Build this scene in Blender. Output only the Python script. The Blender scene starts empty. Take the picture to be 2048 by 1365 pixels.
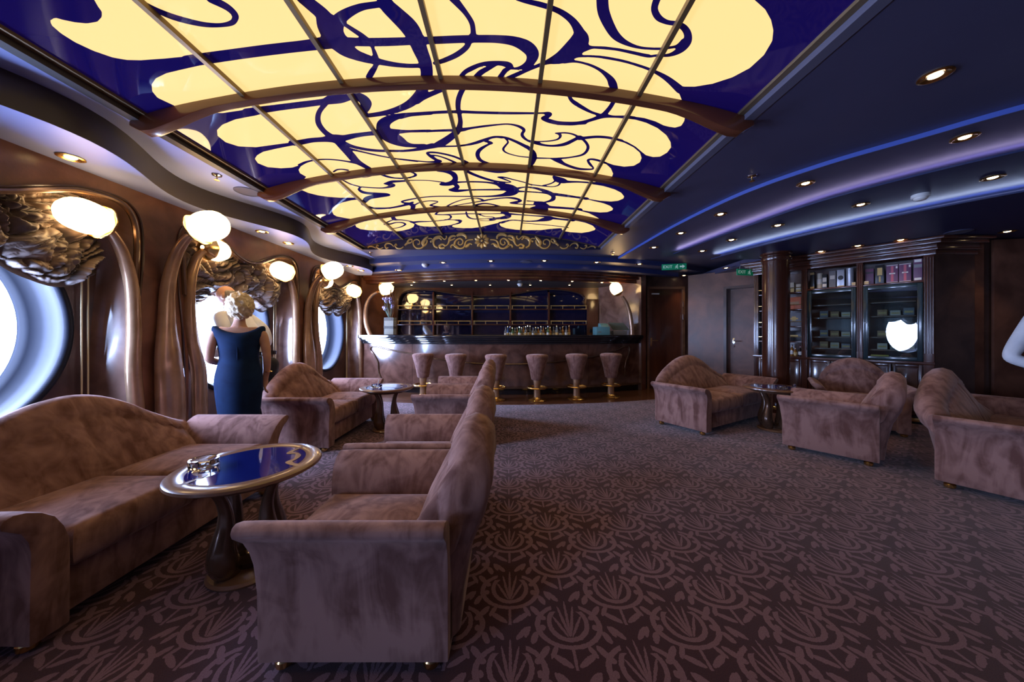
import bpy, bmesh, math, random
import numpy as np
from mathutils import Vector, Matrix, noise
from mathutils.geometry import tessellate_polygon
random.seed(7)
PI = math.pi
SC = bpy.context.scene
C = SC.collection
# ------------------------------------------------------------------ camera
EYE = 1.22
cam = bpy.data.objects.new('camera', bpy.data.cameras.new('camera'))
C.objects.link(cam)
cam.location = (0, 0, EYE)
cam.rotation_euler = (PI/2, 0, 0)
cam.data.sensor_fit = 'HORIZONTAL'
cam.data.sensor_width = 36.0
cam.data.lens = 650/2048*36.0
cam.data.shift_x = 9/2048
cam.data.shift_y = -15.5/2048
cam.data.clip_start = 0.02
SC.camera = cam
# ------------------------------------------------------------------ world: bright hazy sea sky
W = bpy.data.worlds.new('sky'); SC.world = W; W.use_nodes = True
bg = W.node_tree.nodes['Background']
bg.inputs[0].default_value = (0.44, 0.58, 1.0, 1)
bg.inputs[1].default_value = 58.0
SC.view_settings.view_transform = 'Standard'
SC.view_settings.look = 'None'
SC.view_settings.exposure = 0.0
SC.view_settings.gamma = 1.0
SC.view_settings.use_curve_mapping = False
SC.cycles.max_bounces = 8
SC.cycles.transparent_max_bounces = 16
SC.cycles.sample_clamp_indirect = 6.0
DOME_GLOW = 1.12
LAMP_GLOW = 13.0
SPOT_W = 9.0

# ------------------------------------------------------------------ materials
MATS = {}
def newmat(name):
    m = bpy.data.materials.new(name); m.use_nodes = True
    MATS[name] = m
    return m, m.node_tree.nodes, m.node_tree.links, m.node_tree.nodes['Principled BSDF']
def setp(b, rough=.5, metal=0, spec=.5, coat=0, sheen=0, sheen_tint=None, emis=None, estr=0, trans=0, alpha=1, ior=None):
    b.inputs['Roughness'].default_value = rough
    b.inputs['Metallic'].default_value = metal
    b.inputs['Specular IOR Level'].default_value = spec
    b.inputs['Coat Weight'].default_value = coat
    b.inputs['Coat Roughness'].default_value = .06
    b.inputs['Sheen Weight'].default_value = sheen
    if sheen_tint: b.inputs['Sheen Tint'].default_value = (*sheen_tint, 1)
    if emis: b.inputs['Emission Color'].default_value = (*emis, 1); b.inputs['Emission Strength'].default_value = estr
    b.inputs['Transmission Weight'].default_value = trans
    if ior: b.inputs['IOR'].default_value = ior
def plain(name, col, **k):
    m, n, l, b = newmat(name)
    b.inputs['Base Color'].default_value = (*col, 1); setp(b, **k)
    return m
def mottled(name, c1, c2, scale=6, detail=6, lo=.35, hi=.65, bump=0, bscale=None, stretch=None, rvar=0, **k):
    m, n, l, b = newmat(name)
    tc = n.new('ShaderNodeTexCoord'); mp = n.new('ShaderNodeMapping')
    l.new(tc.outputs['Object'], mp.inputs[0])
    if stretch: mp.inputs['Scale'].default_value = stretch
    nz = n.new('ShaderNodeTexNoise'); nz.inputs['Scale'].default_value = scale; nz.inputs['Detail'].default_value = detail
    nz.inputs['Distortion'].default_value = .6
    l.new(mp.outputs[0], nz.inputs['Vector'])
    cr = n.new('ShaderNodeValToRGB'); l.new(nz.outputs['Fac'], cr.inputs[0])
    e = cr.color_ramp.elements
    e[0].position = lo; e[0].color = (*c1, 1); e[1].position = hi; e[1].color = (*c2, 1)
    l.new(cr.outputs[0], b.inputs['Base Color'])
    setp(b, **k)
    if rvar:
        mr = n.new('ShaderNodeMapRange'); l.new(nz.outputs['Fac'], mr.inputs[0])
        mr.inputs[3].default_value = k.get('rough', .5)-rvar; mr.inputs[4].default_value = k.get('rough', .5)+rvar
        l.new(mr.outputs[0], b.inputs['Roughness'])
    if bump:
        nb = n.new('ShaderNodeTexNoise'); nb.inputs['Scale'].default_value = bscale or scale*6; nb.inputs['Detail'].default_value = 4
        l.new(mp.outputs[0], nb.inputs['Vector'])
        bp = n.new('ShaderNodeBump'); bp.inputs['Strength'].default_value = bump; bp.inputs['Distance'].default_value = .01
        l.new(nb.outputs['Fac'], bp.inputs['Height']); l.new(bp.outputs[0], b.inputs['Normal'])
    return m
class E:                                             # a tiny expression builder over Math nodes
    nt = None
    def __init__(s, sock): s.s = sock
    @staticmethod
    def op(o, *a):
        nd = E.nt.nodes.new('ShaderNodeMath'); nd.operation = o
        for i, v in enumerate(a):
            if isinstance(v, E): E.nt.links.new(v.s, nd.inputs[i])
            else: nd.inputs[i].default_value = v
        return E(nd.outputs[0])
    def __add__(s, o): return E.op('ADD', s, o)
    def __sub__(s, o): return E.op('SUBTRACT', s, o)
    def __rsub__(s, o): return E.op('SUBTRACT', o, s)
    def __mul__(s, o): return E.op('MULTIPLY', s, o)
    def __truediv__(s, o): return E.op('DIVIDE', s, o)
    def lt(s, o): return E.op('LESS_THAN', s, o)
    def gt(s, o): return E.op('GREATER_THAN', s, o)
    def abs(s): return E.op('ABSOLUTE', s)
    def max(s, o): return E.op('MAXIMUM', s, o)
    def min(s, o): return E.op('MINIMUM', s, o)
    def frac(s): return E.op('FRACT', s)
    def sqrt(s): return E.op('SQRT', s)
def ell(x, y, cx, cy, rx, ry, a=0):
    X, Y = x-cx, y-cy
    if a:
        c, s = math.cos(a), math.sin(a)
        X, Y = X*c+Y*s, Y*c-X*s
    return ((X*X)*(1/rx**2)+(Y*Y)*(1/ry**2)).sqrt()

def carpet_mat():
    m, n, l, b = newmat('carpet')
    E.nt = m.node_tree
    tc = n.new('ShaderNodeTexCoord'); sp = n.new('ShaderNodeSeparateXYZ')
    wob = n.new('ShaderNodeTexNoise'); wob.inputs['Scale'].default_value = 90; wob.inputs['Detail'].default_value = 2
    l.new(tc.outputs['Object'], wob.inputs['Vector'])
    mx = n.new('ShaderNodeVectorMath'); mx.operation = 'MULTIPLY_ADD'
    mx.inputs[1].default_value = (.008, .008, 0)
    l.new(wob.outputs['Color'], mx.inputs[0]); l.new(tc.outputs['Object'], mx.inputs[2])
    l.new(mx.outputs[0], sp.inputs[0])
    gx, gy = E(sp.outputs[0]), E(sp.outputs[1])
    PX, PY = .487, .368
    tot = None
    for sh in (0.0, 0.5):
        x = ((gx/PX+(sh+.47)).frac()-.5)*PX
        y = ((gy/PY+(sh+.3)).frac()-.5)*PY
        ax = x.abs()
        # horseshoe ring, open at the top, tapering tips
        ring = (ell(ax, y, 0, 0.0, .128, .098)-1).abs().lt(.088).min((ax.gt(.06).max(y.lt(0.02))))
        # inner curved leaves
        inner = (ell(ax, y, 0.0, .012, .078, .078)-1).abs().lt(.125).min(ax.gt(.03).max(y.lt(-.05))).min(y.lt(.065))
        # flames rising from the foot of the cup
        fl = ell(ax, y, .000, .035, .006, .085)
        f2 = ell(ax, y, .018, .02, .006, .075, -.22)
        f3 = ell(ax, y, .034, -.005, .006, .055, -.5)
        flames = fl.lt(1).max(f2.lt(1)).max(f3.lt(1))
        # little blocks between the two arcs
        blk = ell(ax, y, .104, .035, .014, .012, .4).lt(1).max(ell(ax, y, .108, -.012, .012, .014).lt(1))
        # stem and tulip leaves above and below
        stem = ax.lt(.006).min(y.lt(-.09))
        lf1 = ell(ax, y, .05, .148, .038, .012, .85).lt(1)
        lf2 = ell(ax, y, .098, .128, .028, .013, 1.15).lt(1).min(ax.gt(.07))
        lf3 = ell(ax, y, .048, -.148, .044, .012, .6).lt(1)
        lf4 = ell(ax, y, .112, -.116, .032, .013, -.9).lt(1)
        lf5 = ell(ax, y, .170, 0.07, .010, .03, -.5).lt(1)
        lf6 = ell(ax, y, .172, -.03, .009, .028, .4).lt(1)
        allm = ring.max(inner).max(flames).max(blk).max(stem).max(lf1).max(lf2).max(lf3).max(lf4).max(lf5).max(lf6)
        tot = allm if tot is None else tot.max(allm)
    mixc = n.new('ShaderNodeMix'); mixc.data_type = 'RGBA'
    l.new(tot.s, mixc.inputs[0])
    nz = n.new('ShaderNodeTexNoise'); nz.inputs['Scale'].default_value = 260; nz.inputs['Detail'].default_value = 2
    l.new(tc.outputs['Object'], nz.inputs['Vector'])
    r1 = n.new('ShaderNodeValToRGB'); r2 = n.new('ShaderNodeValToRGB')
    for r, a, c in ((r1, (.036, .011, .014), (.060, .019, .023)), (r2, (.145, .075, .098), (.215, .118, .150))):
        l.new(nz.outputs['Fac'], r.inputs[0])
        r.color_ramp.elements[0].position = .3; r.color_ramp.elements[1].position = .7
        r.color_ramp.elements[0].color = (*a, 1); r.color_ramp.elements[1].color = (*c, 1)
    l.new(r1.outputs[0], mixc.inputs[6]); l.new(r2.outputs[0], mixc.inputs[7])
    l.new(mixc.outputs[2], b.inputs['Base Color'])
    setp(b, rough=.95, spec=.1, sheen=.25)
    bp = n.new('ShaderNodeBump'); bp.inputs['Strength'].default_value = .35; bp.inputs['Distance'].default_value = .004
    l.new(nz.outputs['Fac'], bp.inputs['Height']); l.new(bp.outputs[0], b.inputs['Normal'])
    return m
M_carpet = carpet_mat()
def suede_mat(name, dark, light, sheen):
    m, n, l, b = newmat(name)
    tc = n.new('ShaderNodeTexCoord')
    nz = n.new('ShaderNodeTexNoise'); nz.inputs['Scale'].default_value = 5.5; nz.inputs['Detail'].default_value = 7; nz.inputs['Distortion'].default_value = 1.2
    l.new(tc.outputs['Object'], nz.inputs['Vector'])
    mp = n.new('ShaderNodeMapping'); mp.inputs['Scale'].default_value = (7, 7, 1.6); l.new(tc.outputs['Object'], mp.inputs[0])
    n2 = n.new('ShaderNodeTexNoise'); n2.inputs['Scale'].default_value = 1.3; n2.inputs['Detail'].default_value = 3; n2.inputs['Distortion'].default_value = 2
    l.new(mp.outputs[0], n2.inputs['Vector'])
    ad = n.new('ShaderNodeMath'); ad.operation = 'ADD'; l.new(nz.outputs['Fac'], ad.inputs[0]); l.new(n2.outputs['Fac'], ad.inputs[1])
    cr = n.new('ShaderNodeValToRGB'); l.new(ad.outputs[0], cr.inputs[0])
    mr = n.new('ShaderNodeMath'); mr.operation = 'MULTIPLY'; mr.inputs[1].default_value = .5
    # brushed nap: soft zigzag wedges on the outer sides of the arms
    E.nt = m.node_tree
    so = n.new('ShaderNodeSeparateXYZ'); l.new(tc.outputs['Object'], so.inputs[0])
    sn = n.new('ShaderNodeSeparateXYZ'); l.new(tc.outputs['Normal'], sn.inputs[0])
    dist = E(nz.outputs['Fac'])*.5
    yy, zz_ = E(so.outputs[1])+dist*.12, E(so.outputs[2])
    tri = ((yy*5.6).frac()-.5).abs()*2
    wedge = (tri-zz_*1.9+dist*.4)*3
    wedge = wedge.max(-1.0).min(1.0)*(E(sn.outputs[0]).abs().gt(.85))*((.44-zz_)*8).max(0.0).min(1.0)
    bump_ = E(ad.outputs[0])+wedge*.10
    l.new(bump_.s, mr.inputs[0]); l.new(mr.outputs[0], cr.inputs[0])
    cr.color_ramp.elements[0].position = .38; cr.color_ramp.elements[0].color = (*dark, 1)
    cr.color_ramp.elements[1].position = .60; cr.color_ramp.elements[1].color = (*light, 1)
    l.new(cr.outputs[0], b.inputs['Base Color'])
    setp(b, rough=.9, spec=.15, sheen=sheen, sheen_tint=(.9, .72, .70))
    b.inputs['Sheen Roughness'].default_value = .45
    nf = n.new('ShaderNodeTexNoise'); nf.inputs['Scale'].default_value = 340; l.new(tc.outputs['Object'], nf.inputs['Vector'])
    bp = n.new('ShaderNodeBump'); bp.inputs['Strength'].default_value = .12; bp.inputs['Distance'].default_value = .003
    l.new(nf.outputs['Fac'], bp.inputs['Height']); l.new(bp.outputs[0], b.inputs['Normal'])
    return m
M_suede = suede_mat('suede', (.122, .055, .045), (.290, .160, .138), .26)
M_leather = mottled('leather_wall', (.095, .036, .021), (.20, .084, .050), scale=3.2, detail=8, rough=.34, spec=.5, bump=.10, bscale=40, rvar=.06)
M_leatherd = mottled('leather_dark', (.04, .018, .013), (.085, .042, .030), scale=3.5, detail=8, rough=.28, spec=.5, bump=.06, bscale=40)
M_gloss = mottled('polished_panel', (.10, .052, .036), (.19, .11, .085), scale=4, detail=8, rough=.16, spec=.6, coat=.5, bump=.03, bscale=30)
M_bar = mottled('bar_leather', (.060, .024, .016), (.14, .066, .046), scale=4, detail=8, rough=.20, spec=.6, coat=.5, bump=.03, bscale=30)
M_wood = mottled('mahogany', (.045, .013, .007), (.11, .034, .017), scale=3, detail=5, stretch=(1.2, 1.2, .14), rough=.22, spec=.5, coat=.4)
M_beamw = mottled('beam_wood', (.075, .022, .011), (.14, .045, .022), scale=4, detail=4, stretch=(.2, 1, 1), rough=.25, coat=.4)
M_woodfl = mottled('floor_wood', (.07, .028, .014), (.13, .055, .03), scale=3, stretch=(.25, 2, 1), rough=.2, coat=.3)
M_bronze = mottled('bronze_paint', (.30, .17, .095), (.44, .27, .16), scale=5, rough=.27, metal=.45, spec=.5, coat=.25)
M_bronzed = mottled('dark_bronze', (.09, .05, .032), (.16, .09, .055), scale=6, rough=.22, metal=.5, coat=.4)
M_tablew = mottled('table_walnut', (.12, .055, .028), (.20, .10, .052), scale=5, stretch=(.3, 1, 1), rough=.28, coat=.25)
M_gold = plain('gold_leaf', (.62, .42, .14), rough=.42, metal=.3)
M_goldm = plain('muted_gold', (.22, .15, .075), rough=.42, metal=.5)
M_brass = plain('brass', (.85, .56, .20), rough=.22, metal=1)
M_chrome = plain('chrome', (.8, .8, .82), rough=.12, metal=1)
M_black = plain('black', (.012, .011, .012), rough=.3)
M_blackg = plain('black_gloss', (.012, .011, .013), rough=.08, coat=.6)
M_ceil = mottled('ceiling_paint', (.060, .060, .115), (.068, .068, .128), scale=2, rough=.42, spec=.45)  # dimness away from the windows is darkened into this copy
M_ceil_lit = mottled('window_ceiling_paint', (.25, .30, .60), (.27, .325, .64), scale=2, rough=.42, spec=.45)  # same ceiling paint, with blue window light put into the colour
M_lip = plain('cove_lip_paint', (.016, .024, .085), rough=.4)
M_kerb_lit = plain('kerb_paint_window_lit', (.11, .11, .16), rough=.45)  # right kerb: window light on its face put into the colour
M_ceilb = plain('blue_riser_reflection', (.035, .055, .22), rough=.35, spec=.5)  # blue reflected light on the bar risers, put into their colour
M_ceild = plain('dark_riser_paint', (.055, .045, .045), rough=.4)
M_navyp = plain('tympanum_navy', (.018, .018, .05), rough=.3)
M_reveal = plain('porthole_lining', (.013, .016, .027), rough=.5, spec=.15)
M_white = plain('white_plastic', (.75, .75, .72), rough=.4)
M_cord = plain('cream_cord', (.55, .45, .25), rough=.6)
M_lamp = plain('lit_lamp_glass', (.9, .8, .6), rough=.3, emis=(1, .66, .29), estr=LAMP_GLOW)
M_spot = plain('lit_downlight', (.9, .8, .6), rough=.3, emis=(1, .70, .36), estr=14)
M_ledp = plain('cove_led_violet', (.4, .4, .6), emis=(.62, .52, .95), estr=13, rough=.5)
M_ledw = plain('cove_led_blue', (.4, .45, .6), emis=(.55, .66, 1.0), estr=22, rough=.5)
M_ledb = plain('cove_led_deep_blue', (.05, .08, .3), emis=(.02, .06, .42), estr=.22, rough=.5)
def glass_panel(name, col, estr, base):
    m, n, l, b = newmat(name)
    b.inputs['Base Color'].default_value = (*base, 1)
    setp(b, rough=.03, spec=.5, coat=.3, emis=col, estr=estr)
    b.inputs['Coat Roughness'].default_value = .02
    return m
M_cream = glass_panel('backlit_cream_glass', (1.0, .69, .27), DOME_GLOW, (.25, .18, .09))
M_blue = glass_panel('cobalt_glass', (.008, .0025, .085), .38, (.008, .006, .07))
M_tblue = plain('table_blue_glass', (.006, .012, .16), rough=.03, coat=.8)
M_mirror = plain('smoked_blue_mirror', (.006, .007, .032), rough=.02, spec=1.0, coat=1.0)
def pane_mat(name, refl=.09, tint=(1, 1, 1), grough=.0):
    m, n, l, b = newmat(name)
    n.remove(b)
    tr = n.new('ShaderNodeBsdfTransparent'); gl = n.new('ShaderNodeBsdfGlossy'); mx = n.new('ShaderNodeMixShader'); fr = n.new('ShaderNodeFresnel')
    gl.inputs['Roughness'].default_value = grough
    tr.inputs[0].default_value = (*tint, 1)
    fr.inputs[0].default_value = 1.5
    ad = n.new('ShaderNodeMath'); ad.operation = 'ADD'; ad.inputs[1].default_value = refl
    l.new(fr.outputs[0], ad.inputs[0]); l.new(ad.outputs[0], mx.inputs[0])
    l.new(tr.outputs[0], mx.inputs[1]); l.new(gl.outputs[0], mx.inputs[2])
    l.new(mx.outputs[0], n['Material Output'].inputs[0])
    return m
M_pane = pane_mat('window_glass', 0.0)
M_case = pane_mat('cabinet_glass', .08, (.84, .93, .94))
M_crystal = plain('crystal', (.95, .97, 1), rough=.03, trans=1, ior=1.5)
M_skin = mottled('skin', (.50, .27, .19), (.56, .32, .23), scale=9, rough=.5, spec=.3)
M_dress = mottled('navy_dress', (.002, .012, .045), (.004, .020, .066), scale=8, rough=.85, spec=.2)
M_shirt = mottled('white_shirt', (.66, .68, .72), (.78, .80, .84), scale=7, rough=.8)
M_trouser = plain('black_trousers', (.012, .013, .016), rough=.85)
M_shoe = plain('black_shoe', (.012, .012, .013), rough=.25)
M_blond = mottled('blond_hair', (.50, .36, .20), (.88, .74, .52), scale=26, rough=.6, bump=.9, bscale=60)
M_greyh = mottled('grey_hair', (.20, .17, .15), (.34, .30, .27), scale=40, rough=.6, bump=.6, bscale=120)
M_exit = plain('exit_green', (.005, .20, .10), rough=.4, emis=(.005, .25, .11), estr=.18)
M_exitw = plain('exit_print', (.6, .75, .65), rough=.5, emis=(.6, .8, .65), estr=.22)

# ------------------------------------------------------------------ mesh helpers
class B:
    """collects shapes; build() links them as ONE mesh object"""
    def __init__(s): s.v = []; s.f = []
    def add(s, vs, fs):
        o = len(s.v); s.v += [tuple(p) for p in vs]; s.f += [tuple(i+o for i in f) for f in fs]; return s
    def box(s, x0, x1, y0, y1, z0, z1):
        return s.add([(x0,y0,z0),(x1,y0,z0),(x1,y1,z0),(x0,y1,z0),(x0,y0,z1),(x1,y0,z1),(x1,y1,z1),(x0,y1,z1)],
                     [(3,2,1,0),(4,5,6,7),(0,1,5,4),(1,2,6,5),(2,3,7,6),(3,0,4,7)])
    def grid(s, rows, cu=False, cv=False, cap=False):
        n, m = len(rows), len(rows[0]); vs = [p for r in rows for p in r]; fs = []
        for i in range(n if cu else n-1):
            for j in range(m if cv else m-1):
                a = i*m+j; b = i*m+(j+1) % m; c = ((i+1) % n)*m+(j+1) % m; d = ((i+1) % n)*m+j
                fs.append((a, b, c, d))
        if cap: fs += [tuple(range(m))[::-1], tuple((n-1)*m+j for j in range(m))]
        return s.add(vs, fs)
    def lathe(s, prof, n=24, c=(0,0,0), sx=1, sy=1):
        rows = [[(c[0]+r*sx*math.cos(2*PI*k/n), c[1]+r*sy*math.sin(2*PI*k/n), c[2]+z) for k in range(n)] for r, z in prof]
        return s.grid(rows, cv=True, cap=True)
    def tube(s, path, rad, n=10, ref=None, r2=None, cap=True):
        P = [Vector(p) for p in path]; k = len(P)
        rad = rad if hasattr(rad, '__len__') else [rad]*k
        r2 = rad if r2 is None else (r2 if hasattr(r2, '__len__') else [r2]*k)
        rows = []; e1 = None
        for i, p in enumerate(P):
            t = (P[min(i+1, k-1)]-P[max(i-1, 0)]).normalized()
            if ref is not None: a = Vector(ref)
            else:
                if e1 is None: a = Vector((0,0,1)) if abs(t.z) < .9 else Vector((1,0,0))
                else: a = e1
            a = (a-t*a.dot(t)).normalized(); e1 = a; b = t.cross(a)
            rows.append([p+a*rad[i]*math.cos(2*PI*j/n)+b*r2[i]*math.sin(2*PI*j/n) for j in range(n)])
        return s.grid(rows, cv=True, cap=cap)
    def prism(s, poly, z0, z1):
        m = len(poly)
        tri = tessellate_polygon([[Vector((x, y, 0)) for x, y in poly]])
        s.add([(x, y, z0) for x, y in poly]+[(x, y, z1) for x, y in poly],
              [(i, (i+1) % m, m+(i+1) % m, m+i) for i in range(m)]+[tuple(t) for t in tri]+[tuple(m+i for i in t[::-1]) for t in tri])
        return s
    def sphere(s, c, r, nu=16, nv=10, mod=None):
        rows = []
        for i in range(nv+1):
            th = PI*i/nv
            row = []
            for j in range(nu):
                ph = 2*PI*j/nu; d = Vector((math.sin(th)*math.cos(ph), math.sin(th)*math.sin(ph), math.cos(th)))
                k = mod(d) if mod else 1
                row.append((c[0]+d.x*r[0]*k, c[1]+d.y*r[1]*k, c[2]+d.z*r[2]*k))
            rows.append(row)
        return s.grid(rows, cv=True)
    def build(s, name, mat, parent=None, smooth=True, bevel=0, sharp=35, weld=True, fixn=True):
        me = bpy.data.meshes.new(name); me.from_pydata(s.v, [], s.f)
        if weld or fixn or bevel:
            bm = bmesh.new(); bm.from_mesh(me)
            if weld: bmesh.ops.remove_doubles(bm, verts=bm.verts, dist=1e-5)
            if fixn: bmesh.ops.recalc_face_normals(bm, faces=bm.faces)
            if bevel:
                ed = [e for e in bm.edges if len(e.link_faces) == 2 and e.calc_face_angle(0) > .5]
                bmesh.ops.bevel(bm, geom=ed, offset=bevel, segments=2, profile=.6, affect='EDGES', clamp_overlap=True)
            bm.to_mesh(me); bm.free()
        if smooth:
            me.polygons.foreach_set('use_smooth', [True]*len(me.polygons))
            try: me.set_sharp_from_angle(angle=math.radians(sharp))
            except Exception: pass
        me.materials.append(mat)
        o = bpy.data.objects.new(name, me); C.objects.link(o)
        if parent: o.parent = parent
        return o
def polyholes(loops):
    """loops of 2D points -> (points, triangles)"""
    tri = tessellate_polygon([[Vector((a, b, 0)) for a, b in lp] for lp in loops])
    return [p for lp in loops for p in lp], [tuple(t) for t in tri]
def spline(P, n=8, closed=False):
    P = [Vector(p) for p in P]; k = len(P); out = []
    for i in range(k if closed else k-1):
        if closed: a, b, c, d = P[i-1], P[i], P[(i+1) % k], P[(i+2) % k]
        else: a, b, c, d = P[max(i-1, 0)], P[i], P[i+1], P[min(i+2, k-1)]
        for j in range(n):
            t = j/n
            out.append(.5*((2*b)+(c-a)*t+(2*a-5*b+4*c-d)*t*t+(3*b-a-3*c+d)*t**3))
    if not closed: out.append(P[-1])
    return out
def tag(o, label, cat, group=None):
    o['label'] = label; o['category'] = cat
    if group: o['group'] = group
    return o
def thing(name, label, cat, loc=(0,0,0), rz=0, group=None):
    o = bpy.data.objects.new(name, None); C.objects.link(o); o.empty_display_size = .1
    o.location = loc; o.rotation_euler = (0, 0, rz)
    return tag(o, label, cat, group)
def struct(o): o['kind'] = 'structure'; return o
def sroot(name, loc=(0,0,0)):
    o = bpy.data.objects.new(name, None); C.objects.link(o); o.location = loc; o.empty_display_size = .1
    return struct(o)
def dup(root, loc, rz, label):
    def cp(o, par):
        c = o.copy(); C.objects.link(c)
        if par: c.parent = par
        for ch in list(o.children): cp(ch, c)
        return c
    r = cp(root, None); r.location = loc; r.rotation_euler = (0, 0, rz); r['label'] = label
    return r
def spotlight(parent, loc, power=None, col=(1, .72, .42), size=75, blend=.6, rad=.03):
    L = bpy.data.lights.new('bulb', 'SPOT'); L.energy = power or SPOT_W; L.color = col
    L.spot_size = math.radians(size); L.spot_blend = blend; L.shadow_soft_size = rad
    o = bpy.data.objects.new('bulb', L); C.objects.link(o); o.parent = parent; o.location = loc
    return o
# ------------------------------------------------------------------ room shell
def barY(x, r=7.8, x0=-.1): return 14.25-math.sqrt(r*r-(x-x0)**2)
# floors
CE = [(x, barY(x, 8.72)) for x in np.linspace(-3.5, 4.6, 30)]          # carpet edge, an arc round the bar
b = B()
pts = [(-3.6, -6.8), (7.8, -6.8), (7.8, 7.5)]+[(4.6, 7.5)]+CE[::-1]
b.prism(pts, -.05, 0)
fl = struct(b.build('floor_carpet', M_carpet, smooth=False))
b = B(); b.prism(CE+[(4.9, 8.4), (-3.6, 8.4)], -.05, -.002)
struct(b.build('floor_wood', M_woodfl, smooth=False))

# ceiling: flat field, stepped coves, wavy window soffit
XL, XR, HE, HA = -2.428, 1.549, 1.48, 1.735
XC = (XL+XR)/2; HWD = (XR-XL)/2; RISE = HA-HE
RD = (HWD**2+RISE**2)/(2*RISE); ZC = EYE+HA-RD
def domez(x): return ZC+math.sqrt(RD*RD-(x-XC)**2)
DY0, DY1 = -.02, 5.54
Z0 = EYE+1.43; Z1 = EYE+1.395; Z2 = EYE+1.325; Z3 = EYE+1.25; ZW = EYE+1.23
ceil = sroot('ceiling')
T = Z0+.5
b = B()
b.box(-3.9, XL-.10, -6.8, 8.5, Z0, T); b.build('window_field', M_ceil_lit, ceil, smooth=False); b = B(); b.box(XR+.10, 7.9, -6.8, 8.5, Z0, T)
b.box(XL-.10, XR+.10, DY1+.02, 8.5, Z0, T); b.box(XL-.10, XR+.10, -6.8, DY0-.02, Z0, T)
b.build('flat_field', M_ceil, ceil, smooth=False)
def offset(edge, d):
    """shift a plan curve sideways; positive d goes to the right-hand side of the room"""
    o = []
    for i, p in enumerate(edge):
        q = edge[min(i+1, len(edge)-1)]; r = edge[max(i-1, 0)]
        tx, ty = q[0]-r[0], q[1]-r[1]; l = math.hypot(tx, ty) or 1
        nx, ny = -ty/l, tx/l
        if nx < 0: nx, ny = -nx, -ny
        o.append((p[0]+nx*d, p[1]+ny*d))
    return o
def step(edge, far, z, zt, led, cove):
    """a lower ceiling layer right of a plan curve; with cove=True a lip hides an upward LED strip"""
    if not cove:
        b = B(); b.prism(edge+far, z, zt); b.build('cove_layer', M_ceil, ceil, smooth=False)
        e = offset(edge, -.005); b = B(); b.grid([[(x, y, zt-.044), (x, y, zt-.01)] for x, y in e]); b.build('cove_light', led, ceil)
        return
    b = B(); b.prism(offset(edge, .20)+far, z+.01, zt); b.build('cove_layer', M_ceil, ceil, smooth=False)
    b = B(); b.prism(edge+far, z, z+.016); b.build('cove_lip', M_lip, ceil, smooth=False)
    b = B(); b.grid([[(p[0], p[1], z+.020), (q[0], q[1], z+.020)] for p, q in zip(offset(edge, .05), offset(edge, .085))]); b.build('cove_light', led, ceil, fixn=False)
def cv(P): return [(p.x, p.y) for p in spline([Vector((a, c, 0)) for a, c in P], 8)]
c1 = cv([(2.08,6.1),(2.13,5.2),(2.2,4.2),(2.36,3.3),(2.62,2.75),(2.95,2.34),(3.3,1.95),(4.2,1.15),(5.4,.3),(7.9,-1.0)])
c2 = cv([(2.78,5.45),(2.86,4.8),(2.98,4.0),(3.14,3.3),(3.42,2.78),(3.78,2.33),(4.5,1.65),(5.8,.75),(7.9,-.3)])
c3 = cv([(3.44,5.5),(3.62,4.7),(3.90,3.95),(4.24,3.32),(4.6,2.83),(5.2,2.2),(6.2,1.4),(7.9,.5)])
step(c1, [(7.9, 6.1)], Z1, Z0+.01, M_ledb, False)
step(c2, [(7.9, 5.45)], Z2, Z1+.01, M_ledp, True)
step(c3, [(7.9, 5.5)], Z3, Z2+.01, M_ledw, True)
ba = [(x, barY(x, 8.38)) for x in np.linspace(-3.8, 4.6, 40)]
bb = [(x, barY(x, 8.06)) for x in np.linspace(-3.8, 4.4, 40)]
b = B(); b.prism(ba+[(7.9, 6.4), (7.9, 8.5), (-3.8, 8.5)], EYE+1.34, Z0+.02); b.build('bar_step', M_ceil, ceil, smooth=False)
b = B(); b.prism(bb+[(4.3, 5.45), (7.9, 5.45), (7.9, 8.5), (-3.8, 8.5)], Z3, EYE+1.35); b.build('bar_step', M_ceil, ceil, smooth=False)
for arc, za, zb in ((ba, EYE+1.34, Z0), (bb, Z3, EYE+1.34)):
    b = B(); b.grid([[(x, y-.005, za), (x, y-.005, zb)] for x, y in arc if x < 3.9]); b.build('riser', M_ceilb, ceil)
wave = [(-2.85+.18*math.cos(2*PI*(y-4.16)/2.13), y) for y in np.linspace(-6.8, 6.9, 160)]
b = B(); b.prism(wave+[(-3.9, 6.9), (-3.9, -6.8)], ZW, Z0+.01); b.build('window_soffit', M_ceil_lit, ceil, smooth=False)
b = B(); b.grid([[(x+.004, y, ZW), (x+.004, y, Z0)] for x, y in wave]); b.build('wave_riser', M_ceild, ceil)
b = B()
for (xa, xb, mt) in ((XL-.10, XL-.035, M_ceild), (XR+.035, XR+.10, M_kerb_lit)):  # left kerb painted as shaded, right kerb as lit by the windows
    b = B(); b.box(xa, xb, DY0-.02, DY1+.02, Z0-.004, EYE+HE+.02); b.build('panel_kerb', mt, ceil, smooth=False)

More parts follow.
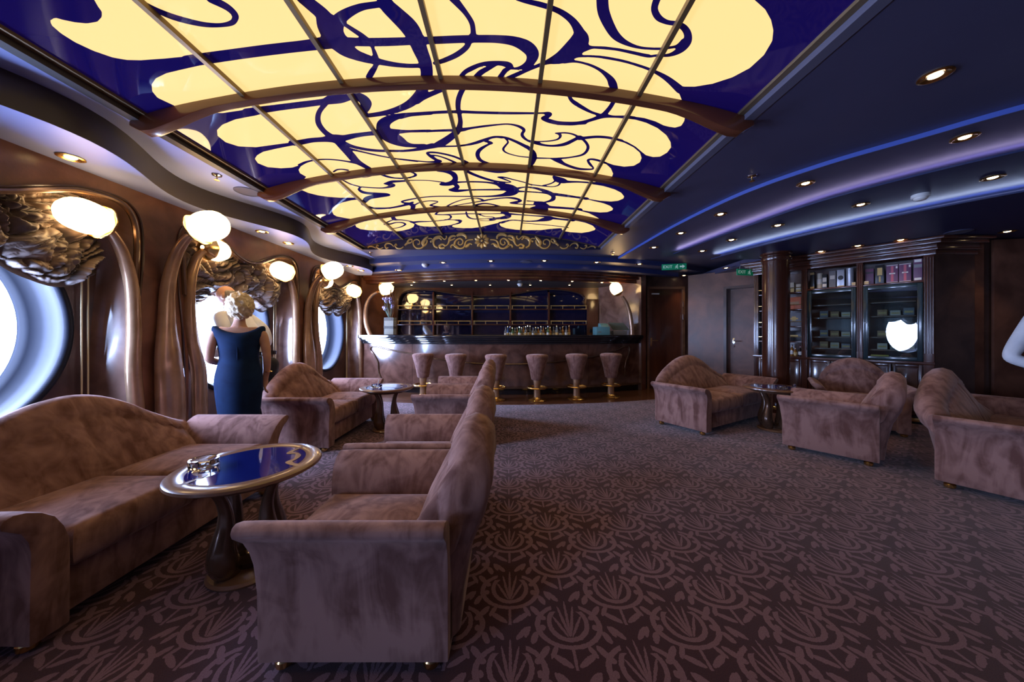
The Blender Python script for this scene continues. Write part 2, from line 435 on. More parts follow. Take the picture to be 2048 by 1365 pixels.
# luminous ceiling panel ------------------------------------------------------
OUTLINE="-1.945,1.482 -1.947,1.512 -1.965,1.546 -1.983,1.575 -1.992,1.596 -2.018,1.617 -2.061,1.633 -2.111,1.631 -2.15,1.616 -2.182,1.596 -2.2,1.58 -2.234,1.587 -2.253,1.606 -2.263,1.647 -2.26,1.698 -2.237,1.757 -2.198,1.809 -2.154,1.837 -2.094,1.855 -1.978,1.872 -1.831,1.887 -1.85,1.951 -2.055,1.958 -2.137,1.975 -2.195,2.005 -2.24,2.049 -2.26,2.099 -2.219,2.229 -2.156,2.273 -2.032,2.319 -1.924,2.326 -1.786,2.332 -1.785,2.388 -1.852,2.396 -2.008,2.396 -2.123,2.419 -2.195,2.456 -2.24,2.511 -2.248,2.593 -2.206,2.667 -2.102,2.719 -1.992,2.73 -1.834,2.744 -1.781,2.791 -1.844,2.784 -1.981,2.785 -2.097,2.789 -2.169,2.815 -2.217,2.851 -2.239,2.915 -2.212,2.997 -2.13,3.054 -2.04,3.079 -1.966,3.067 -1.881,3.037 -1.829,3.033 -1.835,3.043 -1.892,3.055 -1.961,3.085 -2.013,3.131 -2.036,3.19 -2.023,3.267 -2.211,3.414 -2.204,3.481 -2.181,3.566 -2.129,3.654 -2.059,3.729 -1.961,3.801 -1.831,3.859 -1.795,3.871 -1.78,3.931 -1.879,3.914 -1.989,3.923 -2.092,3.958 -2.161,4.012 -2.21,4.098 -2.237,4.182 -2.231,4.249 -2.154,4.374 -2.011,4.53 -2.104,4.556 -2.162,4.617 -2.188,4.7 -2.175,4.802 -2.106,4.904 -2.029,4.975 -1.917,5.034 -1.852,5.107 -1.764,5.171 -1.687,5.182 -1.557,5.156 -1.474,5.092 -1.433,4.998 -1.407,4.954 -1.387,5.042 -1.325,5.119 -1.216,5.169 -1.099,5.187 -0.966,5.175 -0.839,5.142 -0.779,5.114 -0.873,5.178 -0.894,5.246 -0.855,5.296 -0.728,5.343 -0.584,5.355 -0.435,5.3 -0.306,5.21 -0.189,5.119 -0.124,5.071 -0.12,5.111 -0.127,5.164 -0.105,5.249 -0.023,5.329 0.134,5.373 0.315,5.355 0.547,5.263 0.675,5.154 0.81,5.055 0.848,5.046 0.852,5.104 0.896,5.154 0.999,5.151 1.159,5.087 1.245,4.973 1.301,4.846 1.294,4.783 1.229,4.696 1.111,4.644 0.984,4.639 0.901,4.642 0.896,4.615 1.269,4.429 1.191,4.364 1.075,4.295 0.924,4.267 0.875,4.264 0.88,4.242 1.061,4.238 1.195,4.204 1.272,4.146 1.31,4.062 1.301,4.007 1.249,3.956 1.16,3.926 1.025,3.916 0.924,3.901 0.915,3.883 0.973,3.886 1.102,3.879 1.221,3.84 1.288,3.782 1.32,3.703 1.309,3.65 1.253,3.584 1.167,3.543 1.04,3.52 0.922,3.524 0.873,3.516 0.865,3.485 0.938,3.466 1.062,3.311 1.053,3.241 1.004,3.156 0.933,3.091 0.908,3.078 0.917,3.064 1.007,3.089 1.106,3.084 1.18,3.039 1.208,2.965 1.195,2.896 1.152,2.828 1.077,2.774 0.989,2.738 0.914,2.723 0.918,2.704 0.996,2.717 1.086,2.758 1.16,2.811 1.213,2.846 1.276,2.849 1.325,2.822 1.35,2.749 1.345,2.673 1.311,2.613 1.243,2.545 1.149,2.49 1.048,2.458 0.963,2.447 0.912,2.451 0.914,2.42 1.015,2.413 1.106,2.426 1.176,2.449 1.217,2.451 1.261,2.447 1.291,2.415 1.285,2.363 1.248,2.272 1.134,2.142 1.088,2.098 1.026,2.065 0.919,2.024 0.92,2.01 0.998,2.038 1.11,2.082 1.188,2.061 1.27,2.014 1.344,1.942 1.388,1.861 1.398,1.772 1.378,1.692 1.343,1.642 1.296,1.598 1.236,1.559 1.163,1.53 1.081,1.507 0.981,1.497"
RIBBONS="""-1.791,1.577,0.0143 -1.771,1.62,0.0172 -1.731,1.666,0.0195 -1.677,1.703,0.0187 -1.613,1.733,0.0153 -1.544,1.747,0.0116 -1.486,1.745,0.0125 -1.449,1.728,0.0119 -1.43,1.702,0.0175 -1.434,1.67,0.0218 -1.453,1.644,0.0235 -1.481,1.623,0.0201
-1.866,1.914,0.0366 -1.812,1.915,0.0366 -1.608,1.919,0.035 -1.401,1.92,0.0353 -1.193,1.919,0.0355 -1.086,1.914,0.0394 -0.979,1.907,0.0438
-1.045,1.662,0.0344 -1.02,1.7,0.0398 -0.992,1.758,0.0452 -1,1.832,0.0638 -1.008,1.897,0.0658
-0.667,1.706,0.017 -0.693,1.711,0.0174 -0.772,1.72,0.0187 -0.852,1.745,0.0243 -0.92,1.78,0.0313 -0.975,1.834,0.0449 -0.995,1.898,0.0632 -0.982,1.954,0.0609 -0.941,2.002,0.0439 -0.884,2.036,0.0351 -0.821,2.062,0.0262 -0.734,2.089,0.0203 -0.64,2.104,0.0171 -0.549,2.104,0.0168
-0.639,1.682,0.0364 -0.635,1.719,0.0436 -0.602,1.77,0.0503 -0.559,1.838,0.056 -0.54,1.912,0.0506 -0.534,1.991,0.0468 -0.527,2.077,0.0426 -0.537,2.161,0.0397 -0.556,2.221,0.0393 -0.58,2.267,0.0377 -0.63,2.349,0.0379 -0.725,2.44,0.0346 -0.832,2.497,0.03 -0.954,2.533,0.0257 -1.078,2.547,0.0235 -1.122,2.542,0.0248
-0.908,1.807,0.0125 -0.879,1.841,0.0154 -0.844,1.882,0.0183 -0.825,1.917,0.021
-0.948,1.913,0.0284 -0.849,1.924,0.0284 -0.712,1.929,0.0281 -0.552,1.927,0.0257
-0.814,1.957,0.0091 -0.817,1.998,0.0135 -0.827,2.049,0.0171 -0.848,2.092,0.0142 -0.889,2.136,0.0187 -0.931,2.182,0.0191
-0.686,2.418,0.0374 -0.617,2.384,0.0246 -0.502,2.329,0.0208 -0.409,2.279,0.023
-1.872,2.356,0.0382 -1.762,2.356,0.0326 -1.638,2.36,0.0299 -1.47,2.364,0.0301 -1.341,2.363,0.0298 -1.227,2.356,0.0384 -1.134,2.339,0.0331 -1.072,2.352,0.0462 -1.051,2.402,0.0432 -1.077,2.461,0.0338 -1.116,2.509,0.0276 -1.096,2.545,0.0243
-1.33,2.358,0.0201 -1.246,2.313,0.0177 -1.172,2.283,0.016 -1.085,2.255,0.0161
-1.338,2.387,0.0164 -1.416,2.449,0.0166 -1.47,2.519,0.0182 -1.502,2.597,0.0226 -1.506,2.687,0.0266 -1.484,2.773,0.0385
-0.78,3.017,0.0387 -0.691,3.008,0.0311 -0.607,2.966,0.0436 -0.518,2.888,0.0381 -0.43,2.788,0.0293 -0.389,2.679,0.0203 -0.381,2.578,0.0172 -0.38,2.498,0.0192 -0.363,2.41,0.0197 -0.329,2.328,0.0192 -0.292,2.267,0.02
-0.78,3.016,0.0392 -0.67,3.009,0.0227 -0.562,3.013,0.0137 -0.431,3.006,0.0132 -0.318,2.967,0.0151 -0.207,2.909,0.0191 -0.121,2.861,0.0149 -0.049,2.859,0.0188
-1.811,2.756,0.0387 -1.77,2.762,0.0336 -1.664,2.759,0.0309 -1.56,2.773,0.0357 -1.474,2.781,0.0569 -1.393,2.785,0.0376 -1.297,2.772,0.0302 -1.182,2.767,0.0278 -1.093,2.768,0.0354
-1.471,2.819,0.0465 -1.4,2.908,0.0249 -1.311,2.975,0.0228 -1.208,3.019,0.0214 -1.094,3.041,0.0195 -0.975,3.057,0.0192 -0.849,3.048,0.023 -0.759,3.02,0.0346 -0.688,2.996,0.038
-1.484,2.829,0.0246 -1.473,2.912,0.0369 -1.467,3.013,0.0423 -1.467,3.136,0.041 -1.439,3.225,0.0322 -1.41,3.3,0.0295
-1.469,2.859,0.0133 -1.45,2.931,0.0203 -1.363,3,0.0133 -1.27,3.07,0.0129 -1.17,3.135,0.0115 -1.061,3.192,0.0119 -0.906,3.253,0.0123
-1.054,3.188,0.0099 -0.938,3.232,0.0122 -0.816,3.27,0.0124 -0.729,3.277,0.0202 -0.684,3.272,0.0245
-0.682,3.263,0.0236 -0.712,3.237,0.0213 -0.749,3.17,0.0225 -0.769,3.115,0.0125 -0.733,3.105,0.0165 -0.653,3.122,0.015 -0.536,3.18,0.0168 -0.459,3.246,0.0178 -0.414,3.304,0.0257
-0.754,3.157,0.0144 -0.688,3.166,0.0116 -0.612,3.218,0.013 -0.552,3.277,0.0163 -0.507,3.329,0.02
-1.962,3.061,0.0132 -1.88,3.036,0.0131 -1.78,3.034,0.0117 -1.693,3.053,0.0109 -1.612,3.089,0.0113 -1.549,3.13,0.0135 -1.491,3.17,0.0194 -1.451,3.213,0.0193
-1.752,3.272,0.0094 -1.702,3.244,0.0116 -1.653,3.251,0.0123 -1.614,3.28,0.0146
-1.581,3.419,0.0135 -1.53,3.449,0.0136 -1.464,3.449,0.0136 -1.417,3.426,0.0116
-0.61,2.557,0.0213 -0.714,2.563,0.0212 -0.82,2.571,0.0264 -0.919,2.595,0.0371 -1.002,2.646,0.0471 -1.037,2.721,0.0585 -1.032,2.806,0.0795 -0.995,2.875,0.0801 -0.94,2.947,0.0493 -0.871,2.982,0.0304 -0.77,2.998,0.0346
-0.994,2.764,0.0434 -0.921,2.77,0.029 -0.847,2.773,0.0182 -0.773,2.776,0.0182 -0.663,2.779,0.0183
-0.695,2.783,0.0159 -0.619,2.78,0.0159 -0.468,2.775,0.0181 -0.392,2.769,0.0246 -0.314,2.746,0.015 -0.201,2.717,0.0136 -0.09,2.691,0.0108 -0.002,2.675,0.0096 0.07,2.685,0.0135 0.122,2.714,0.0169 0.139,2.747,0.0136 0.126,2.791,0.0138 0.136,2.834,0.0155 0.177,2.88,0.0141 0.241,2.904,0.0232 0.33,2.93,0.0163 0.417,2.925,0.0163 0.505,2.884,0.0223 0.568,2.812,0.0197 0.614,2.751,0.0189
-0.857,2.59,0.0233 -0.745,2.566,0.0177 -0.638,2.556,0.0169 -0.498,2.547,0.0171 -0.36,2.544,0.0173 -0.223,2.548,0.0161 -0.016,2.543,0.0154 0.189,2.524,0.0122 0.27,2.512,0.0091 0.317,2.511,0.0207 0.332,2.524,0.0133 0.308,2.548,0.0219 0.283,2.574,0.0186 0.335,2.596,0.0249 0.407,2.609,0.0228 0.51,2.597,0.0209 0.609,2.569,0.0205
0.407,2.612,0.023 0.517,2.598,0.0228 0.594,2.566,0.0188 0.664,2.515,0.0178 0.724,2.466,0.0238 0.8,2.454,0.0129 0.893,2.436,0.0173 0.944,2.432,0.017
0.728,2.456,0.0163 0.747,2.389,0.0132 0.754,2.332,0.0123 0.756,2.288,0.0134 0.751,2.238,0.0148
0.709,2.46,0.0136 0.631,2.442,0.0131 0.558,2.408,0.0172 0.498,2.373,0.0186 0.46,2.343,0.0146 0.437,2.304,0.0136
0.405,2.744,0.0085 0.435,2.745,0.0151 0.452,2.779,0.0116 0.433,2.826,0.0101 0.368,2.861,0.0092 0.278,2.885,0.0095 0.239,2.891,0.016
0.412,2.741,0.0086 0.483,2.724,0.01 0.543,2.728,0.0108 0.6,2.754,0.0124 0.663,2.797,0.0136 0.711,2.87,0.013 0.715,2.952,0.0138 0.683,3.019,0.0141 0.588,3.081,0.0123 0.51,3.114,0.0148 0.429,3.132,0.0094 0.278,3.156,0.0143
0.613,2.777,0.022 0.667,2.752,0.0189 0.747,2.72,0.0173 0.832,2.707,0.0168 0.914,2.711,0.015 0.951,2.715,0.0162
0.43,3.143,0.0136 0.492,3.158,0.0341 0.541,3.196,0.0248 0.618,3.235,0.0229 0.719,3.259,0.0222 0.827,3.234,0.0149 0.845,3.202,0.0085 0.807,3.156,0.0147 0.765,3.088,0.0124 0.79,3.057,0.0162 0.857,3.06,0.017 0.93,3.081,0.0164
0.174,2.975,0.0227 0.237,3.052,0.0237 0.261,3.14,0.0232 0.251,3.238,0.0226 0.23,3.31,0.0215
-0.441,3.003,0.0123 -0.341,2.983,0.0142 -0.257,2.944,0.0158 -0.174,2.887,0.0157 -0.095,2.86,0.0123 -0.018,2.862,0.0155 0.076,2.912,0.0185 0.183,2.988,0.0239
-0.192,2.927,0.0198 -0.146,2.952,0.016 -0.18,2.981,0.0133 -0.241,3.041,0.019 -0.279,3.101,0.0212 -0.291,3.179,0.0209 -0.267,3.259,0.0225 -0.191,3.314,0.0222 -0.111,3.334,0.016 0.069,3.329,0.0127 0.229,3.301,0.0156
-0.018,2.875,0.0085 0.005,2.926,0.0087 -0.019,2.983,0.0107 -0.04,3.042,0.011 -0.019,3.092,0.0106 0.048,3.13,0.009 0.134,3.151,0.0095 0.236,3.152,0.0114
-0.256,3.46,0.0115 -0.162,3.468,0.0289 -0.097,3.469,0.0343 -0.022,3.456,0.0278 0.044,3.435,0.0109
-0.73,3.445,0.0342 -0.659,3.468,0.0389 -0.595,3.528,0.0386 -0.582,3.629,0.0298 -0.615,3.711,0.0382 -0.675,3.762,0.0465 -0.747,3.768,0.0392 -0.768,3.771,0.0194
-0.629,3.732,0.034 -0.594,3.834,0.0291 -0.636,3.902,0.0388 -0.682,3.923,0.0307 -0.612,3.952,0.0371 -0.45,3.932,0.0203 -0.236,3.919,0.0204 -0.024,3.9,0.0261
-0.609,3.733,0.0323 -0.527,3.725,0.0182 -0.375,3.719,0.0185 -0.225,3.731,0.0213 -0.105,3.766,0.0384 0.007,3.844,0.0935 0.071,3.918,0.0676 0.029,3.998,0.0674 -0.058,4.06,0.041 -0.248,4.11,0.0224 -0.582,4.113,0.0161 -0.909,4.083,0.0156 -1.11,4.093,0.0149 -1.299,4.129,0.0196 -1.352,4.156,0.013 -1.323,4.206,0.0266 -1.268,4.25,0.0394 -1.256,4.326,0.0322 -1.295,4.422,0.0289
-1.384,3.647,0.0098 -1.29,3.606,0.0133 -1.196,3.617,0.0123 -1.007,3.64,0.0101 -0.866,3.669,0.0103 -0.729,3.726,0.0132
-1.327,3.448,0.0128 -1.26,3.522,0.0115 -1.18,3.568,0.0122 -1.083,3.566,0.0133 -1.008,3.538,0.0159 -0.994,3.492,0.0143 -1.035,3.438,0.0149
-0.435,3.474,0.0242 -0.376,3.541,0.0251 -0.268,3.627,0.0255 -0.143,3.693,0.023 -0.023,3.709,0.0158 0.037,3.695,0.0087 -0.003,3.658,0.0133 -0.071,3.613,0.0158 -0.105,3.592,0.01 -0.042,3.59,0.0146 0.076,3.637,0.0121 0.196,3.682,0.012 0.279,3.732,0.0117
0.07,3.883,0.0372 0.182,3.806,0.0157 0.284,3.794,0.022 0.389,3.821,0.0319 0.501,3.888,0.044 0.56,3.97,0.0279 0.559,4.075,0.0283 0.481,4.167,0.0198 0.406,4.202,0.0224
0.113,3.924,0.0295 0.24,3.913,0.0176 0.398,3.903,0.0175 0.504,3.911,0.0217
0.504,3.911,0.0292 0.663,3.912,0.0263 0.868,3.892,0.026
-1.563,4.303,0.016 -1.42,4.293,0.0157 -1.318,4.265,0.0207 -1.268,4.25,0.0293
-1.222,4.291,0.0164 -1.149,4.236,0.0138 -1.027,4.204,0.0129 -0.94,4.225,0.0167 -0.913,4.257,0.0086 -0.969,4.3,0.0145 -1.027,4.349,0.0198 -0.957,4.406,0.0214 -0.845,4.445,0.0186
-0.844,4.439,0.0164 -0.727,4.317,0.0126 -0.573,4.213,0.0116 -0.421,4.169,0.0131 -0.344,4.201,0.0209 -0.325,4.242,0.0178 -0.398,4.286,0.0156 -0.618,4.369,0.0131 -0.819,4.436,0.0133
-0.326,4.256,0.0244 -0.196,4.193,0.0185 -0.026,4.135,0.0192 0.086,4.133,0.0319 0.166,4.187,0.0226 0.111,4.253,0.0339 0.054,4.291,0.0237 0.206,4.307,0.0142 0.378,4.281,0.0175
-0.535,4.464,0.0181 -0.444,4.404,0.0218 -0.321,4.342,0.0246 -0.204,4.365,0.0211 -0.028,4.453,0.0186 0.214,4.473,0.0191
0.257,4.182,0.0168 0.37,4.184,0.0186 0.433,4.252,0.087 0.555,4.303,0.0386 0.724,4.273,0.0348 0.942,4.225,0.034
0.333,4.445,0.0519 0.447,4.383,0.0915 0.498,4.414,0.0471
0.493,3.466,0.0109 0.521,3.524,0.0096 0.512,3.603,0.0104 0.464,3.669,0.0123 0.41,3.709,0.0116
0.504,3.487,0.0231 0.576,3.543,0.062 0.65,3.556,0.0303 0.763,3.524,0.0179 0.884,3.499,0.0196
0.584,3.593,0.0111 0.571,3.667,0.0106 0.512,3.717,0.0107 0.421,3.725,0.0133 0.303,3.724,0.0132 0.235,3.71,0.0129
0.545,3.896,0.0303 0.667,3.889,0.024 0.844,3.897,0.0263 0.939,3.89,0.036
0.439,4.225,0.0718 0.543,4.291,0.036 0.731,4.261,0.026 0.9,4.243,0.0314
-1.746,3.452,0.0109 -1.712,3.556,0.0122 -1.654,3.64,0.012 -1.688,3.695,0.0151 -1.667,3.783,0.0295 -1.571,3.848,0.0335 -1.466,3.899,0.0353 -1.455,3.927,0.0324 -1.567,3.916,0.0476 -1.678,3.927,0.044 -1.748,3.99,0.0328 -1.806,4.073,0.024 -1.758,4.194,0.022 -1.7,4.249,0.0302 -1.543,4.29,0.023 -1.357,4.254,0.0176 -1.227,4.203,0.0193
-1.654,3.64,0.0127 -1.532,3.703,0.0131 -1.425,3.739,0.0155 -1.339,3.724,0.03 -1.315,3.686,0.0378 -1.368,3.64,0.0143 -1.209,3.635,0.0145 -1.113,3.643,0.0124
-1.341,3.445,0.0146 -1.284,3.517,0.0139 -1.184,3.562,0.0146 -1.071,3.568,0.0143
-1.621,4.598,0.0286 -1.628,4.701,0.0307 -1.545,4.748,0.0184 -1.459,4.832,0.0173 -1.418,4.898,0.0362 -1.331,4.903,0.0297 -1.163,4.94,0.0181 -0.937,4.926,0.0197 -0.855,4.865,0.0152 -0.835,4.771,0.0166 -0.874,4.729,0.0164 -0.979,4.7,0.0194 -1.033,4.678,0.017 -1.005,4.626,0.017 -0.972,4.588,0.0192
-1.424,4.922,0.0186 -1.418,4.977,0.0135
-1.771,4.757,0.0199 -1.686,4.711,0.0148 -1.62,4.692,0.0161
-0.938,4.707,0.0138 -0.769,4.713,0.0195 -0.599,4.711,0.0196 -0.43,4.716,0.0169 -0.259,4.71,0.014 -0.047,4.678,0.0193
-0.589,4.632,0.0129 -0.595,4.746,0.0127 -0.575,4.868,0.0216 -0.494,4.933,0.0216 -0.315,4.918,0.0152 -0.181,4.896,0.036 -0.048,4.831,0.0269
-0.415,4.739,0.0207 -0.335,4.82,0.0138 -0.223,4.838,0.0136 -0.182,4.909,0.0127 -0.211,4.975,0.0153 -0.321,5.008,0.0126 -0.419,4.997,0.0127
-0.935,4.914,0.0182 -0.807,4.947,0.0183 -0.741,4.981,0.0413 -0.733,5.047,0.0205 -0.779,5.109,0.0257 -0.86,5.152,0.0191
-1.791,4.811,0.0419 -1.747,4.833,0.0273 -1.654,4.814,0.0194 -1.578,4.847,0.0205 -1.55,4.924,0.0169 -1.595,4.985,0.0176 -1.681,5.027,0.0166 -1.817,5.026,0.0117
-0.041,4.637,0.0589 0.012,4.744,0.0456 -0.042,4.843,0.0585 -0.199,4.923,0.0255 -0.267,4.96,0.0204
0.043,4.681,0.035 0.17,4.686,0.0246 0.381,4.677,0.021 0.536,4.656,0.0345 0.612,4.673,0.0528 0.56,4.768,0.0674 0.451,4.868,0.0306 0.29,4.932,0.027 0.068,4.934,0.022 -0.102,5.075,0.04
0.239,5.027,0.0161 0.52,5.007,0.016 0.797,4.974,0.0157 0.92,4.97,0.0195
0.624,4.683,0.0524 0.749,4.677,0.0348 0.923,4.647,0.0428
-0.283,1.677,0.024 -0.263,1.704,0.0203 -0.226,1.756,0.015 -0.2,1.808,0.0151 -0.196,1.857,0.0149 -0.2,1.893,0.0186
-0.638,1.929,0.0255 -0.449,1.924,0.0256 -0.288,1.915,0.0254 -0.15,1.908,0.0255 -0.046,1.906,0.027 0.043,1.915,0.0329 0.114,1.945,0.0421 0.153,1.991,0.0396 0.143,2.052,0.0285 0.093,2.097,0.0162 0.032,2.111,0.0085 0.01,2.089,0.0247 -0.035,2.076,0.0194 -0.118,2.079,0.0163 -0.179,2.095,0.0157 -0.244,2.13,0.018 -0.286,2.16,0.0157 -0.32,2.205,0.0165
-0.228,1.932,0.0164 -0.254,1.973,0.0171 -0.319,2.024,0.0184 -0.4,2.064,0.0171 -0.464,2.087,0.0151
-0.221,2.208,0.0202 -0.177,2.156,0.0202 -0.136,2.126,0.018 -0.081,2.086,0.0151
-0.062,2.21,0.0176 -0.029,2.153,0.0172 -0.013,2.128,0.0178 0.01,2.113,0.0132
-0.006,2.201,0.0171 0.064,2.156,0.0167 0.124,2.118,0.0136 0.196,2.074,0.0133 0.252,2.041,0.0184 0.333,1.998,0.0455 0.392,1.933,0.0608 0.415,1.876,0.0546 0.403,1.826,0.0308 0.359,1.769,0.0205 0.301,1.73,0.0166 0.242,1.707,0.0147 0.172,1.691,0.0146 0.098,1.679,0.0127 0.05,1.667,0.0126
0.445,1.919,0.0288 0.504,1.907,0.0085 0.57,1.9,0.0085 0.674,1.901,0.0085 0.777,1.907,0.0085 0.828,1.909,0.0091
0.494,1.907,0.0085 0.629,1.9,0.0092 0.735,1.907,0.0099 0.827,1.914,0.0093 0.87,1.901,0.0088 0.937,1.884,0.012 0.977,1.844,0.0221 0.99,1.797,0.0225 0.972,1.751,0.018 0.935,1.718,0.0157 0.89,1.703,0.0139 0.835,1.703,0.0122 0.784,1.687,0.0157 0.746,1.65,0.016 0.737,1.61,0.0175 0.738,1.593,0.0164
0.476,1.633,0.0289 0.501,1.696,0.0293 0.553,1.766,0.0266 0.61,1.821,0.0224 0.681,1.854,0.0142 0.767,1.868,0.0085 0.869,1.856,0.0085 0.915,1.84,0.0085 0.951,1.821,0.0097 0.967,1.784,0.0138
0.376,1.993,0.0206 0.437,1.977,0.0085 0.554,1.964,0.0085 0.698,1.97,0.0085 0.811,1.988,0.0085 0.882,2,0.0086
0.58,1.965,0.0085 0.725,1.974,0.0085 0.879,2.001,0.0102 1.001,2.042,0.0178 1.124,2.109,0.0268
0.353,2.026,0.0159 0.424,2.017,0.0085 0.514,2.03,0.009 0.597,2.063,0.012 0.665,2.112,0.0207 0.698,2.156,0.0271 0.74,2.221,0.0186
0.739,2.221,0.0142 0.752,2.285,0.0153 0.746,2.369,0.0171 0.722,2.464,0.0215"""
SCROLL="""0.146,1.595,0.0104 0.229,1.589,0.0114 0.276,1.548,0.0146 0.291,1.485,0.0156 0.333,1.449,0.0146 0.395,1.449,0.0146 0.453,1.485,0.0182 0.458,1.548,0.0182 0.416,1.6,0.0156 0.364,1.615,0.0146 0.322,1.579,0.013 0.328,1.527,0.013 0.369,1.506,0.0114 0.401,1.532,0.0104 0.385,1.563,0.0104
0.161,1.511,0.0078 0.198,1.527,0.013 0.239,1.496,0.026 0.281,1.465,0.0156
0.395,1.454,0.013 0.447,1.491,0.0156 0.499,1.506,0.0156 0.525,1.475,0.013 0.51,1.459,0.0104
0.265,1.605,0.013 0.27,1.652,0.0208 0.322,1.688,0.026 0.385,1.683,0.026 0.427,1.657,0.0156
0.437,1.652,0.0104 0.479,1.662,0.0182 0.531,1.641,0.0208 0.551,1.589,0.0208 0.499,1.595,0.013 0.453,1.621,0.0104
0.551,1.579,0.0208 0.577,1.517,0.013 0.614,1.491,0.013
0.614,1.485,0.0156 0.666,1.517,0.0156 0.718,1.491,0.0208 0.697,1.454,0.0182 0.635,1.459,0.0156
0.749,1.459,0.0156 0.801,1.485,0.0156 0.822,1.548,0.0182 0.801,1.61,0.026 0.739,1.641,0.0286 0.687,1.652,0.0156
0.681,1.589,0.013 0.707,1.615,0.013 0.739,1.636,0.0156
0.603,1.662,0.0104 0.598,1.631,0.013 0.624,1.602,0.0114 0.655,1.615,0.0104 0.687,1.647,0.0104
0.827,1.579,0.0104 0.853,1.615,0.0104 0.91,1.615,0.0104
0.853,1.548,0.013 0.874,1.569,0.0094 0.832,1.577,0.0078
0.91,1.652,0.0104 0.957,1.61,0.026 0.999,1.548,0.0312 0.978,1.496,0.0208 0.936,1.537,0.0156 0.926,1.589,0.013
0.988,1.485,0.0156 1.04,1.449,0.013 1.113,1.454,0.013 1.16,1.506,0.013 1.16,1.569,0.013 1.113,1.6,0.013 1.061,1.579,0.0114 1.056,1.527,0.0114 1.092,1.517,0.013
1.176,1.6,0.013 1.228,1.6,0.0182 1.259,1.548,0.0208 1.207,1.548,0.013 1.181,1.584,0.0104
1.269,1.537,0.0208 1.311,1.496,0.0156
1.332,1.475,0.0104 1.384,1.444,0.0114 1.446,1.454,0.0125 1.477,1.496,0.013 1.457,1.522,0.0114 1.441,1.491,0.0104
1.493,1.475,0.0078 1.55,1.527,0.013 1.613,1.532,0.0156 1.644,1.491,0.0156 1.623,1.449,0.013 1.592,1.465,0.0114
1.675,1.465,0.0078 1.737,1.439,0.0104 1.789,1.47,0.013 1.779,1.501,0.013 1.753,1.485,0.0094
1.8,1.454,0.0078 1.862,1.48,0.0114 1.914,1.48,0.013 1.94,1.454,0.0114"""

